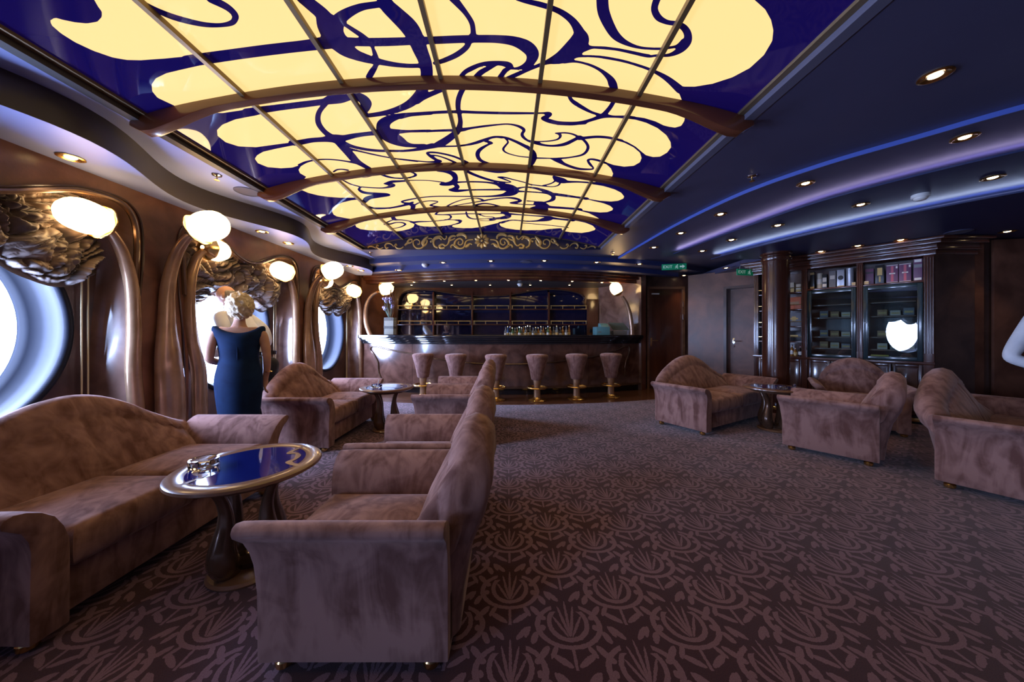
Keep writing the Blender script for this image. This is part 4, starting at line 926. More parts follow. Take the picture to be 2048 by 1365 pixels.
P = [onbar(*z6(x, y), off=.012) for x, y in ((215,1085),(195,1030),(192,975),(165,920),(142,890),(148,868),(185,866),(260,885),(420,915),(600,950),(800,975),(1000,985),(1200,984),(1400,970),(1600,945),(1780,905),(1885,862),(1908,880),(1900,920),(1880,980),(1872,1070))]
P = spline([Vector(p) for p in P], 5)
b = B(); b.tube(P, .016, 8); b.build('whiplash_molding', M_bronzed, bar)
band(7.86, 7.80, .125, .155).build('foot_molding', M_bronzed, bar, sharp=40)
# canopy over the bar
can = thing('bar_canopy', 'curved mahogany fascia above the bar with small lights', 'canopy')
for r, z0, z1 in ((7.74, 2.30, 2.38), (7.80, 2.37, 2.43), (7.86, 2.42, 2.475)):
    band(r, 7.55, z0, z1).build('fascia', M_wood, can, bevel=.008)
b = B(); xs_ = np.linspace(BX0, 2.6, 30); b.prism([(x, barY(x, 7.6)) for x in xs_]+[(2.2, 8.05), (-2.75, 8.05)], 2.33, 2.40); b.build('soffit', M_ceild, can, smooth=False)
# back bar: mirrors behind a carved board, shelves with brass rails
YM = 7.92
bk = thing('back_bar', 'mahogany back bar with scalloped opening, dark mirrors and empty shelves', 'back bar')
def onback(x, y, Y=YM): px, py = z6(x, y); return ((px-1015)/650*Y, EYE-(py-667)/650*Y)
OPB = [(322,800),(322,700),(328,600),(335,545),(352,508),(390,487),(450,478),(560,482),(660,497),(760,512),(860,520),(960,521),(1060,517),(1150,503),(1240,487),(1340,477),(1430,478),(1520,490),(1580,510),(1602,535),(1592,560),(1608,590),(1630,620),(1624,700),(1622,800)]
op = [onback(p.x, p.y) for p in spline([Vector((a, c, 0)) for a, c in OPB], 4)]
v, t = polyholes([[(-2.85, .2), (2.25, .2), (2.25, 2.34), (-2.85, 2.34)], op])
n_ = len(v); b = B(); b.add([(x, YM, z) for x, z in v], t); b.grid([[(x, YM, z), (x, YM+.10, z)] for x, z in op]); b.build('board', M_wood, bk, smooth=False)
b = B(); b.tube([(x, YM-.008, z) for x, z in op], .016, 8); b.build('carved_edge', M_bronzed, bk)
MU = [onback(x, 600)[0] for x in (322, 570, 835, 1095, 1358, 1622)]
for k in range(5):
    b = B(); b.box(MU[k]-.02, MU[k+1]+.02, YM+.105, YM+.115, .9, 2.3); b.build('mirror', M_mirror, bk, smooth=False)
    for y in (612, 716):
        z = onback(0, y)[1]
        b = B(); b.box(MU[k]+.015, MU[k+1]-.015, YM-.06, YM+.10, z-.012, z+.012); sh = b.build('shelf', M_wood, bk, bevel=.003)
        zr = z+.085
        b = B(); b.tube([(MU[k]+.03, YM-.05, zr), (MU[k+1]-.03, YM-.05, zr)], .009, 8)
        b.build('rail', M_gold, sh)
        for q in (.05, .35, .65, .95):
            x = MU[k]+(MU[k+1]-MU[k])*q; b = B(); b.tube([(x, YM-.05, z), (x, YM-.05, zr)], .006, 6); b.build('rail_post', M_gold, sh)
for x in MU[1:-1]:
    b = B(); b.box(x-.02, x+.02, YM-.03, YM+.11, .9, 2.22); b.build('mullion', M_wood, bk, bevel=.004)
b = B(); b.box(-2.8, 2.2, 7.50, YM-.01, .0, 1.06); b.build('cupboard', M_wood, bk, smooth=False)
b = B(); b.box(-2.85, 2.25, 7.46, YM, 1.06, 1.10); b.build('worktop', M_blackg, bk, bevel=.006)
b = B(); b.box(1.93, 2.2, YM-.03, YM, .9, 2.05); b.build('end_panel', M_woodfl, bk, bevel=.004)
for k, x in enumerate((1.99, 2.10)):
    b = B(); b.box(x, x+.075, YM-.042, YM-.03, 1.24, 1.33); b.build('socket', (M_black, M_white)[k], bk, bevel=.004)
# bottles on the worktop
BC = {'clear': plain('clear_glass', (.85, .9, .9), rough=.04, trans=.85, ior=1.3), 'green': plain('green_glass', (.05, .12, .05), rough=.06, coat=.5), 'amber': plain('amber_glass', (.30, .12, .02), rough=.06, coat=.5),
      'dark': plain('dark_glass', (.02, .015, .015), rough=.06, coat=.5), 'blue': plain('blue_glass', (.03, .10, .30), rough=.06, coat=.5)}
LBL = [plain('label_white', (.75, .72, .66), rough=.6), plain('label_gold', (.55, .38, .12), rough=.5), plain('label_red', (.40, .05, .04), rough=.5), plain('label_black', (.03, .03, .03), rough=.5)]
def bottle(name, x, y, z, h, r, glass, lab, cap, label, group):
    o = thing(name, label, 'bottle', (x, y, z), 0, group)
    b = B(); b.lathe([(0, 0), (r*.95, 0), (r, .01*h), (r, .56*h), (r*.9, .64*h), (r*.42, .74*h), (r*.34, .80*h), (r*.34, .93*h), (0, .93*h)], 14); b.build('glass', BC[glass], o)
    b = B(); b.lathe([(r*1.015, .16*h), (r*1.015, .46*h)], 14); b.f = [f for f in b.f if len(f) == 4]; b.build('label', LBL[lab], o, fixn=False)
    b = B(); b.lathe([(0, .92*h), (r*.42, .92*h), (r*.42, .99*h), (r*.3, h), (0, h)], 10); b.build('cap', (M_black, M_brass, LBL[2], M_chrome)[cap], o)
    return o
bx = [1062,1078,1094,1110,1126,1142,1158,1172,1186,1200,1214,1230,1250,1268,1286,1304,1320,1338,1352,1366,1390,1412,1436,1452,1476,1496]
words = ['first', 'second', 'third', 'fourth', 'fifth', 'sixth', 'seventh', 'eighth', 'ninth', 'tenth', 'eleventh', 'twelfth', 'thirteenth', 'fourteenth', 'fifteenth', 'sixteenth', 'seventeenth', 'eighteenth', 'nineteenth', 'twentieth', 'twenty-first', 'twenty-second', 'twenty-third', 'twenty-fourth', 'twenty-fifth', 'twenty-sixth']
kinds = ['clear', 'blue', 'dark', 'green', 'clear', 'amber', 'green', 'clear', 'amber', 'clear', 'dark', 'clear', 'clear', 'clear', 'amber', 'clear', 'amber', 'dark', 'green', 'amber', 'clear', 'clear', 'dark', 'amber', 'clear', 'amber']
for k, x in enumerate(bx):
    px = 700+x*.29297; Y = 7.58+.10*(k % 3)
    h = .25+.06*random.random(); tall = 'short' if h < .32 else 'tall'
    bottle('liquor_bottle', (px-1015)/650*Y, Y, 1.10, h, .030+.008*random.random(), kinds[k], k % 2, (0, 1, 3, 1)[(k*7) % 4], '%s small %s glass bottle from the left in the row behind the bar' % (words[k], kinds[k]), 'bottles behind the bar')
# cash register and its display at the right end of the counter
cr = thing('cash_register', 'teal cash register box at the right end of the bar', 'cash register', (2.02, barY(2.02, 7.62), 1.185))
M_teal = plain('teal_plastic', (.10, .26, .30), rough=.45); M_grey = plain('grey_plastic', (.16, .15, .14), rough=.5)
b = B(); b.box(-.16, .12, -.14, .16, 0, .17); b.build('drawer', M_teal, cr, bevel=.006)
b = B(); b.box(-.13, -.06, -.143, -.139, .05, .07); b.build('badge', M_grey, cr)
b = B(); b.add([(-.05,-.10,.172),(.12,-.10,.172),(.12,.14,.172),(-.05,.14,.172),(-.05,.02,.24),(.12,.02,.24),(.12,.14,.25),(-.05,.14,.25)], [(0,1,2,3),(4,5,6,7),(0,1,5,4),(1,2,6,5),(2,3,7,6),(3,0,4,7)]); b.build('keyboard_hood', M_teal, cr, bevel=.005)
tm = thing('till_screen', 'tilted olive till screen beside the teal cash register', 'screen', (2.38, barY(2.38, 7.62), 1.185))
b = B(); b.box(-.12, .17, -.12, .14, 0, .09); b.build('foot', M_grey, tm, bevel=.008)
b = B(); b.add([(-.22,-.06,.26),(.10,-.10,.25),(.24,-.10,.10),(-.12,-.10,.10),(-.22,-.02,.27),(.10,-.06,.26),(.24,-.06,.11),(-.12,-.06,.11)], [(0,1,2,3),(4,5,6,7),(0,1,5,4),(1,2,6,5),(2,3,7,6),(3,0,4,7)]); b.build('display', plain('olive_screen', (.11, .13, .10), rough=.3), tm, bevel=.006)
# flower vase at the left end
vs = thing('flower_vase', 'square glass vase of lilac flowers and curled willow on the bar', 'vase', (-2.50, barY(-2.50, 7.7), 1.185))
b = B()
rows = [[(r*sx, r*sy, z) for sx, sy in ((-1, -1), (1, -1), (1, 1), (-1, 1))] for r, z in ((.095, 0), (.10, .004), (.10, .37), (.094, .37), (.094, .012), (.0005, .01))]
b.grid(rows, cv=True, cap=True); b.build('glass', plain('vase_glass', (.9, .96, .95), rough=.03, trans=.9, ior=1.2), vs, smooth=False)
b = B(); b.box(-.092, .092, -.092, .092, .013, .13); b.build('filling', LBL[0], vs, smooth=False)
b = B(); b.box(-.092, .092, -.092, .092, .15, .17); b.build('band', M_black, vs, smooth=False)
b = B(); b.box(-.092, .092, -.092, .092, .19, .30); b.build('filling', LBL[0], vs, smooth=False)
for k in range(3):
    b = B(); x0 = (-.03, .03, .05)[k]
    pts = [(x0+.05*math.sin(i*.9+k*2)*(.3+i/12), .02*math.cos(i+k), .2+i*.085) for i in range(10+(k == 2))]
    b.tube(spline([Vector(p) for p in pts], 4), .008, 6); b.build('willow_twig', M_tablew, vs)
M_lilac = mottled('lilac_petal', (.18, .16, .42), (.45, .40, .62), scale=20, rough=.6)
M_leaf = plain('leaf_green', (.03, .10, .03), rough=.5)
for k in range(14):
    an = random.random()*6.28; rr = .03+.10*random.random(); x, y, z = -.06+rr*math.cos(an), rr*math.sin(an)*.7-.02, .55+.26*random.random()
    b = B(); b.sphere((x, y, z), (.03, .03, .026), 9, 6, mod=lambda d: 1+.35*math.cos(5*math.atan2(d.y, d.x))); b.build('flower_head', M_lilac, vs)
    b = B(); b.tube([(0, 0, .3), (x*.5, y*.5, .45), (x, y, z)], .003, 5); b.build('flower_stalk', M_leaf, vs)
for k in range(16):
    an = random.uniform(-.6, .9); b = B(); b.tube([(.02, 0, .4), (.06+.05*an, .02*math.sin(k), .62), (.10+.12*an, .04*math.sin(k*2), .92+.06*random.random())], [.004, .004, .001], 5); b.build('dry_stem', M_tablew, vs)
# ------------------------------------------------------------------ whisky and cigar cabinet
CA = math.atan2(-.786, .618)
cab = thing('display_cabinet', 'tall dark display cabinet with fluted pilasters, glass doors and cornice', 'cabinet', (4.30, 5.88, 0), CA)
def bxp(name, x0, x1, y0, y1, z0, z1, mat, par=cab, bev=.004): 
    b = B(); b.box(x0, x1, y0, y1, z0, z1); return b.build(name, mat, par, bevel=bev)
C0, C1 = .12, 2.08
def plan(o, top=False):
    return [(C0-o, .42), (C0-o, -o), (C1+o*.45, -o), (C1+.33+o, .42-o*.1), (C1+.30, .46)]
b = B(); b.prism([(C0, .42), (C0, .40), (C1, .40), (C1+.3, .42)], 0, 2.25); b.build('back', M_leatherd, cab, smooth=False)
b = B(); b.prism([(C1, .0), (C1+.32, .41), (C1+.29, .43), (C1-.03, .03)], 0, 2.26); b.build('side_panel', M_leatherd, cab, smooth=False)
bxp('side_panel', C0, C0+.02, .03, .40, 0, 2.26, M_wood)
for o, z0, z1 in ((.015, 2.25, 2.31), (.045, 2.31, 2.345), (.03, 2.345, 2.385), (.10, 2.385, 2.43), (.15, 2.43, 2.465)):
    b = B(); b.prism(plan(o), z0, z1); b.build('cornice', M_wood, cab, bevel=.006)
def pilaster(x0, x1, nm='pilaster'):
    p = bxp(nm, x0, x1, -.012, .05, 0, 2.26, M_wood)
    n = max(2, int(round((x1-x0)/.022)))
    for k in range(n):
        x = x0+(k+.5)*(x1-x0)/n; b = B(); b.tube([(x, -.012, .95), (x, -.012, 2.22)], .0075, 6); b.build('reed', M_wood, p)
    return p
for a, c in ((.135, .20), (.767, .839), (1.377, 1.443), (1.985, 2.075)): pilaster(a, c)
BAY = [(.20, .767), (.839, 1.377), (1.443, 1.985)]
bxp('ledge', C0, C1, -.035, .40, .80, .84, M_wood)
bxp('plinth', C0, C1, .02, .40, 0, .10, M_black)
bxp('kick_strip', C0, C1+.02, .005, .02, .03, .075, M_brass)
for a, c in BAY:
    for k in range(2):
        x0 = a+(c-a)*k/2+.006; x1 = a+(c-a)*(k+1)/2-.006
        d = bxp('cupboard_door', x0, x1, .0, .02, .11, .795, M_wood)
        for (p, q, r, s) in ((x0, x0+.03, .11, .795), (x1-.03, x1, .11, .795), (x0+.03, x1-.03, .11, .15), (x0+.03, x1-.03, .755, .795)):
            bxp('door_molding', p, q, -.010, .0, r, s, M_wood, d, .002)
        bxp('door_field', x0+.045, x1-.045, -.004, .001, .165, .74, M_gloss, d, .002)
# upper shelves
M_box = {'navy': plain('box_navy', (.03, .035, .10), rough=.4), 'silver': plain('box_silver', (.42, .44, .48), rough=.3, metal=.4), 'cream': plain('box_cream', (.55, .48, .36), rough=.5), 'plum': plain('box_plum', (.14, .05, .11), rough=.4),
         'red': plain('box_red', (.50, .10, .14), rough=.4), 'orange': plain('box_orange', (.52, .13, .05), rough=.45), 'black': M_black, 'tan': plain('box_tan', (.36, .20, .09), rough=.5), 'yellow': plain('box_yellow', (.60, .45, .06), rough=.5), 'blue': plain('box_blue', (.03, .12, .30), rough=.4), 'grey': plain('box_grey', (.20, .20, .21), rough=.5)}
for a, c in BAY[1:]: bxp('shelf', a, c, .0, .40, 1.905, 1.93, M_wood)
for z in (1.90, 1.62, 1.34, 1.09): 
    s = bxp('shelf', BAY[0][0], BAY[0][1], .0, .40, z-.02, z, M_wood)
    b = B(); b.tube([(BAY[0][0], .0, z+.07), (BAY[0][1], .0, z+.07)], .006, 6); b.build('rail', M_brass, s)
    for q in (.25, .75):
        x = BAY[0][0]+(BAY[0][1]-BAY[0][0])*q; b = B(); b.tube([(x, 0, z), (x, 0, z+.07)], .005, 6); b.build('rail_post', M_brass, s)
M_doorf = plain('teal_black_frame', (.014, .030, .036), rough=.18, coat=.4)
for i, (a, c) in enumerate(BAY[1:]):
    d = bxp('glass_door', a+.004, a+.05, -.03, .0, .845, 1.895, M_doorf)
    for (p, q, r, s) in ((c-.05, c-.004, .845, 1.895), (a+.05, c-.05, .845, .895), (a+.05, c-.05, 1.845, 1.895)): bxp('door_frame', p, q, -.03, .0, r, s, M_doorf, d)
    bxp('pane', a+.05, c-.05, -.016, -.012, .895, 1.845, M_case, d, 0)
    b = B(); b.sphere(((c-.027 if i == 0 else a+.027), -.036, 1.37), (.009, .009, .009), 8, 6); b.build('lock', M_chrome, d)
    for z in (1.66, 1.46, 1.16, .98):
        bxp('humidor_tray', a+.06, c-.06, .05, .38, z-.012, z+.012, M_tablew)
    bxp('humidor_back', a, c, .385, .40, .84, 1.9, M_leatherd)
# things on the shelves
def gold(par, x0, x1, y, z0, z1): bxp('label', x0, x1, y-.002, y, z0, z1, LBL[1], par, 0)
def cabobj(name, label, cat, group, lx, ly, z):
    c_, s_ = math.cos(CA), math.sin(CA)
    return thing(name, label, cat, (4.30+lx*c_-ly*s_, 5.88+lx*s_+ly*c_, z), CA, group)
def carton(label, lx, z, w, h, mat, print_=None, ly=.12, d=.10, group='boxes in the cabinet', cat='box', stripes=None):
    o = cabobj('gift_box', label, cat, group, lx, ly, z)
    b = B(); b.box(-w/2, w/2, -d/2, d/2, 0, h); b.build('carton', M_box[mat], o, bevel=.003)
    for (x0, x1, z0, z1, mt) in (print_ or []):
        b = B(); b.box(x0*w/2, x1*w/2, -d/2-.002, -d/2, z0*h, z1*h); b.build('print', mt, o, smooth=False)
    return o
def tin(label, lx, z, r, h, mat, ly=.12, bands=True):
    o = cabobj('whisky_tube', label, 'tin', 'boxes in the cabinet', lx, ly, z)
    b = B(); b.lathe([(0, 0), (r, 0), (r, h-.02), (r*1.02, h-.018), (r*1.02, h), (0, h)], 20); b.build('tube', M_box[mat], o)
    if bands:
        b = B(); b.lathe([(r*1.012, h*.3), (r*1.012, h*.62)], 20); b.f = [f for f in b.f if len(f) == 4]; b.build('band', LBL[0], o, fixn=False)
    return o
WH, GD, RDm, BK = LBL[0], LBL[1], LBL[2], LBL[3]
zt = 1.93
M_lt = plain('case_bulb', (.8, .8, .7), emis=(1, .85, .6), estr=2)
carton('narrow black bottle box with gold ends, left of the top shelf', .885, zt, .05, .28, 'black', [(-1, 1, .82, .95, GD), (-1, 1, .04, .14, GD)])
tin('cream whisky tube on the top shelf beside the black narrow box', .965, zt, .035, .245, 'cream')
carton('slim dark box with pale label between two whisky tubes on top shelf', 1.028, zt, .055, .22, 'black', [(-.8, .8, .45, .75, WH), (-.8, .8, .1, .3, WH)])
carton('grey box with white rectangular label on the top shelf', 1.115, zt, .075, .26, 'grey', [(-.7, .7, .5, .72, WH)])
o = carton('silver box with dark oval emblem on the top shelf', 1.205, zt, .08, .265, 'silver', [(-.9, .9, .03, .08, M_chrome)])
b = B(); b.sphere((0, -.051, .14), (.03, .003, .035), 16, 8); b.build('emblem', BK, o)
tin('wide silver whisky tube at the right of the first top shelf', 1.30, zt, .042, .275, 'silver', bands=False)
carton('small cream price card box at the middle of the top shelf', 1.345, zt, .04, .05, 'cream', [(-.8, .8, .3, .7, GD)], ly=.03, d=.02)
carton('plum box with muted front, left of the second top shelf', 1.50, zt, .085, .23, 'plum', [(-.9, .9, .70, .8, BK)])
carton('small cream card standing before the plum box', 1.475, zt, .045, .05, 'cream', [(-.8, .8, .3, .7, GD)], ly=.03, d=.02)
carton('dark box with gold sunburst on the second top shelf', 1.60, zt, .085, .27, 'black', [(-.55, .55, .45, .85, GD), (-.2, .2, .1, .4, GD)])
for k, nm in enumerate(('left', 'right')):
    o = carton('%s one of two plum boxes with a rosy stripe' % nm, 1.715+.115*k, zt, .108, .255, 'plum', [(-.22, .22, .08, .92, M_box['red']), (-.95, .95, .02, .05, WH), (-.95, .95, .95, .98, WH), (-.5, .5, .48, .55, WH), (.6, .9, .78, .9, WH)])
carton('tall plum box with cream labels at the right of the top shelf', 1.94, zt, .075, .30, 'plum', [(-.8, .8, .85, .97, WH), (-.8, .8, .04, .14, WH), (-.9, .9, .6, .75, M_box['grey'])])
carton('white and yellow box on the upper left shelf behind the column', .60, 1.90, .11, .17, 'cream', [(-1, 1, .05, .4, GD)], ly=.15)
carton('small white box with gold base on the upper left shelf', .72, 1.90, .06, .13, 'cream', [(-1, 1, .05, .3, GD)], ly=.10)
carton('orange cigar box on the left shelf behind the column', .62, 1.62, .26, .20, 'orange', [(-.6, .8, .40, .62, M_box['tan'])], ly=.17, d=.2, cat='cigar box')
o = carton('dark cigar box with gold crest on the left shelf', .62, 1.34, .26, .22, 'grey', [(-.1, .7, .5, .62, GD), (.1, .5, .62, .72, GD), (.1, .5, .40, .5, GD)], ly=.17, d=.2, cat='cigar box')
carton('low dark box with gold fan crest on the lower left shelf', .62, 1.09, .26, .17, 'black', [(-.1, .7, .4, .6, GD)], ly=.17, d=.2, cat='cigar box')
carton('blue upright box at the bottom of the left shelves', .57, .84, .05, .20, 'blue', [(.4, .9, .3, .95, GD)])
for k, (lx, h, g, lab, ds) in enumerate(((.63, .19, 'amber', 0, 'amber bottle with white label at the foot of the left shelves'), (.675, .14, 'amber', 1, 'small amber bottle with gold label at the foot of the left shelves'), (.735, .17, 'dark', 0, 'dark bottle with white label at the foot of the left shelves'))):
    o = bottle('whisky_bottle', 0, 0, 0, h, .025, g, lab, k, ds, 'whisky bottles in the cabinet')
    c_, s_ = math.cos(CA), math.sin(CA); o.location = (4.30+lx*c_-.1*s_, 5.88+lx*s_+.1*c_, .84); o.rotation_euler[2] = CA
ci = 0
cig = ['left glass door', 'right glass door']
lvl = {1.472: 'second tray', 1.172: 'third tray', .992: 'lowest tray', .84: 'bottom board'}
for i, (a, c) in enumerate(BAY[1:]):
    for z in (1.472, 1.172, .992):
        for k, q in enumerate((.16, .28, .40)):
            mt = ('tan', 'cream', 'grey')[(k+i+int(z*10)) % 3]
            carton('%s cigar box, %s of three on the %s behind the %s' % ({'tan': 'tan', 'cream': 'cream', 'grey': 'grey'}[mt], ('left', 'middle', 'right')[k], lvl[z], cig[i]), a+q+.02, z, .095, (.10, .085, .07)[(k+i) % 3], mt, [(-.8, .8, .3, .6, GD)], ly=.14, d=.12, group='cigar boxes behind glass', cat='cigar box')
carton('yellow card box at the bottom behind the right glass door', 1.60, .842, .17, .07, 'yellow', ly=.05, d=.03)

# round column --------------------------------------------------------------
col = thing('round_column', 'round polished mahogany column standing before the cabinet', 'column', (4.21, 5.10, 0))
b = B(); b.lathe([(.172, .16), (.172, 2.36)], 48); b.build('shaft', M_wood, col)
b = B(); b.lathe([(0, 2.34), (.178, 2.34), (.188, 2.36), (.188, 2.40), (.176, 2.41), (.176, 2.43), (.20, 2.445), (.20, 2.47), (0, 2.47)], 48); b.build('capital', M_wood, col)
b = B(); b.lathe([(0, 0), (.188, 0), (.188, .12), (.18, .16), (0, .16)], 48); b.build('base', M_wood, col)
b = B(); b.lathe([(.189, .05), (.193, .055), (.193, .095), (.189, .10)], 48); b.build('kick_band', M_brass, col)
# ------------------------------------------------------------------ shell lamps on bronze stems
def make_lamp(label, path, rad, r2, ref, gc, axis, size=.15, n=14):
    """path of stem points (world), globe centre gc, axis from the cup to the tip of the globe"""
    root = thing('wall_lamp', label, 'lamp', (path[0][0], path[0][1], 0), 0, 'shell lamps on bronze stems')
    o = Vector((path[0][0], path[0][1], 0))
    k = 5
    P = spline([Vector(p)-o for p in path], k)
    ra = [v.x for v in spline([Vector((r, 0, 0)) for r in rad], k)]; rb = [v.x for v in spline([Vector((r, 0, 0)) for r in r2], k)]
    b = B(); b.tube(P, ra, n, ref=ref, r2=rb); b.build('stem', M_bronze, root, sharp=60)
    ax = Vector(axis).normalized(); c = Vector(gc)-o
    e1 = ax.orthogonal().normalized(); e2 = ax.cross(e1)
    rows = []
    for i in range(15):
        t = i/14; th = PI*t
        rr = size*.86*math.sin(th)**.8; d = -math.cos(th)*size*1.08
        rows.append([c+ax*d+(e1*math.cos(ph)+e2*math.sin(ph))*rr*(1+.055*math.sin(th)*abs(math.cos(4*ph))) for ph in [2*PI*j/48 for j in range(48)]])
    b = B(); b.grid(rows, cv=True); b.build('globe', M_lamp, root)
    rows = []
    for d, rr in ((-1.18, .16), (-1.12, .34), (-.98, .52), (-.80, .74), (-.68, .86), (-.66, .90), (-.70, .92), (-.84, .80), (-1.02, .58), (-1.16, .40), (-1.22, .2)):
        rows.append([c+ax*d*size+(e1*math.cos(ph)+e2*math.sin(ph))*rr*size*(1+.05*abs(math.cos(4*ph))) for ph in [2*PI*j/32 for j in range(32)]])
    b = B(); b.grid(rows, cv=True); b.build('cup', M_brass, root)
    b = B(); b.tube([c+ax*size*.95, c+ax*size*1.22], [.022, .004], 10); b.build('tip', M_lamp, root)
    return root
LR = [(.87,0,.065),(.865,.5,.06),(.84,.9,.052),(.845,1.25,.046),(.83,1.6,.042),(.775,1.85,.036),(.70,2.0,.030),(.625,2.075,.026)]
LL = [(-.69,0,.075),(-.69,.5,.078),(-.705,.85,.072),(-.765,1.12,.055),(-.80,1.42,.046),(-.79,1.75,.040),(-.73,1.98,.034),(-.645,2.09,.028)]
names = ['nearest porthole', 'second porthole', 'third porthole']
for i, c in enumerate(WC[:3]):
    make_lamp('glowing shell lamp on bronze stem at the far side of the %s' % names[i], [(WX+.01, c+a, z) for a, z, r in LR], [.05]*8, [r for *_, r in LR], (1, 0, 0), (WX+.02, c+.515, 2.10), (0, -1, .12), .14)
    if i > 0:
        make_lamp('glowing shell lamp on bronze stem at the near side of the %s' % names[i], [(WX+.01, c+a, z) for a, z, r in LL], [.05]*8, [r for *_, r in LL], (1, 0, 0), (WX+.02, c-.52, 2.125), (0, 1, .05), .13)
        yp = c-1.04
        st = [(-3.12,0,.125,.07),(-3.13,.6,.125,.07),(-3.15,1.0,.112,.065),(-3.165,1.3,.078,.05),(-3.155,1.65,.06,.045),(-3.09,1.92,.053,.04),(-3.0,2.08,.043,.035),(-2.91,2.155,.033,.03)]
        make_lamp('large glowing shell lamp leaning out from the pillar before the %s' % names[i], [(x, yp, z) for x, z, *_ in st], [q[2] for q in st], [q[3] for q in st], (0, 1, 0), (-2.775, yp, 2.215), (1, 0, .35), .15)
def bl(px, py, Y): return ((px-1015)/650*Y, Y, EYE-(py-667)/650*Y)
pl = [bl(x, y, Y) for x, y, Y in ((741,672,6.98),(733,650,7.0),(731,625,7.02),(735,605,7.04),(744,591,7.05),(754,585,7.05))]
make_lamp('glowing shell lamp arching over the left end of the bar', pl, [.05,.048,.044,.04,.034,.028], [.05,.048,.044,.04,.034,.028], (0, 1, 0), bl(772, 578, 7.05), (1, 0, .25), .145)
pr = [bl(x, y, Y) for x, y, Y in ((1264,672,6.98),(1263,650,6.98),(1259,625,6.98),(1252,605,6.98),(1244,593,6.98))]
make_lamp('glowing shell lamp arching over the right end of the bar beside the register', pr, [.05,.046,.042,.036,.03], [.05,.046,.042,.036,.03], (0, 1, 0), bl(1232, 578, 6.95), (-.6, -.1, 1), .135)

# ------------------------------------------------------------------ ruched blinds and their cords
M_silk = mottled('shot_silk', (.075, .055, .048), (.15, .095, .068), scale=4, rough=.42, spec=.5, sheen=.3)
def blind(c, label, seed, parent=None):
    NYb, NZ = 240, 120
    rows = []
    for j in range(NZ+1):
        v = j/NZ
        row = []
        for k in range(NYb+1):
            u = k/NYb; y = c-.76+1.46*u
            top = 2.30
            scal = .13*abs(math.sin(PI*u*2.9+.35))**.7
            bot = 1.70-scal+.05*math.sin(u*9+seed)
            z = top+(bot-top)*v
            n1 = noise.noise(Vector((y*3, z*3, seed*3.1)))
            an = .5+1.5*noise.noise(Vector((y*1.6, z*1.8, seed*7.7)))
            ca, sa = math.cos(an), math.sin(an)
            ly, lz = y-c, z-1.95
            w = Vector(((ly*ca+lz*sa)*4.6+n1*2.2, (lz*ca-ly*sa)*9.5+n1*2.6, seed))
            d1 = noise.voronoi(w)[0]; e1 = d1[1]-d1[0]
            w2 = Vector(((ly*sa+lz*ca)*7+n1, (lz*sa-ly*ca)*24-n1, seed+4))
            d2 = noise.voronoi(w2)[0]; e2 = d2[1]-d2[0]
            belly = .06+.13*math.sin(PI*min(1, v*1.0))**.7*(.7+.3*abs(math.sin(PI*u*2.9+.35)))
            x = NX+.02+belly*(.8 if v < .98 else .5)+.135*(math.sqrt(min(e1, .8))-.5)+.035*(math.sqrt(min(e2, .7))-.4)+.04*n1
            x = min(x, WX+.07)
            if v > .93: x -= (v-.93)/.07*.10
            row.append((max(x, NX+.03), y+.012*noise.noise(w+Vector((9, 9, 9))), z+.012*noise.noise(w*1.3)))
        rows.append(row)
    b = B(); b.grid(rows)
    back = [[(max(x-.012, NX+.012), y, z) for x, y, z in r] for r in rows]
    b.grid(back)
    o = parent or thing('ruched_blind', label, 'blind', (0, 0, 0), 0, 'ruched silk blinds')
    b.build('fabric', M_silk, o, sharp=70)
    b = B(); b.box(NX+.01, NX+.04, c-.76, c+.72, 2.29, 2.32); b.build('rail', M_bronzed, o)
    for dy in (.66, .70):
        b = B(); b.tube([(NX+.06, c+dy, 2.3), (NX+.055, c+dy, 1.4), (NX+.05, c+dy+.005, .62), (NX+.05, c+dy-.005, .12)], .0055, 6); b.build('cord', M_cord, o)
for i, lb in ((0, 'ruched bronze silk blind gathered over the nearest porthole'), (1, 'ruched bronze silk blind gathered above the couple'), (2, 'ruched blue-bronze silk blind over the farthest porthole')): blind(WC[i], lb, i*1.7+1.7)
for i in (3, 4): blind(WC[i], '', i*2.3, bpy.data.objects['window_%d' % (i+1)])

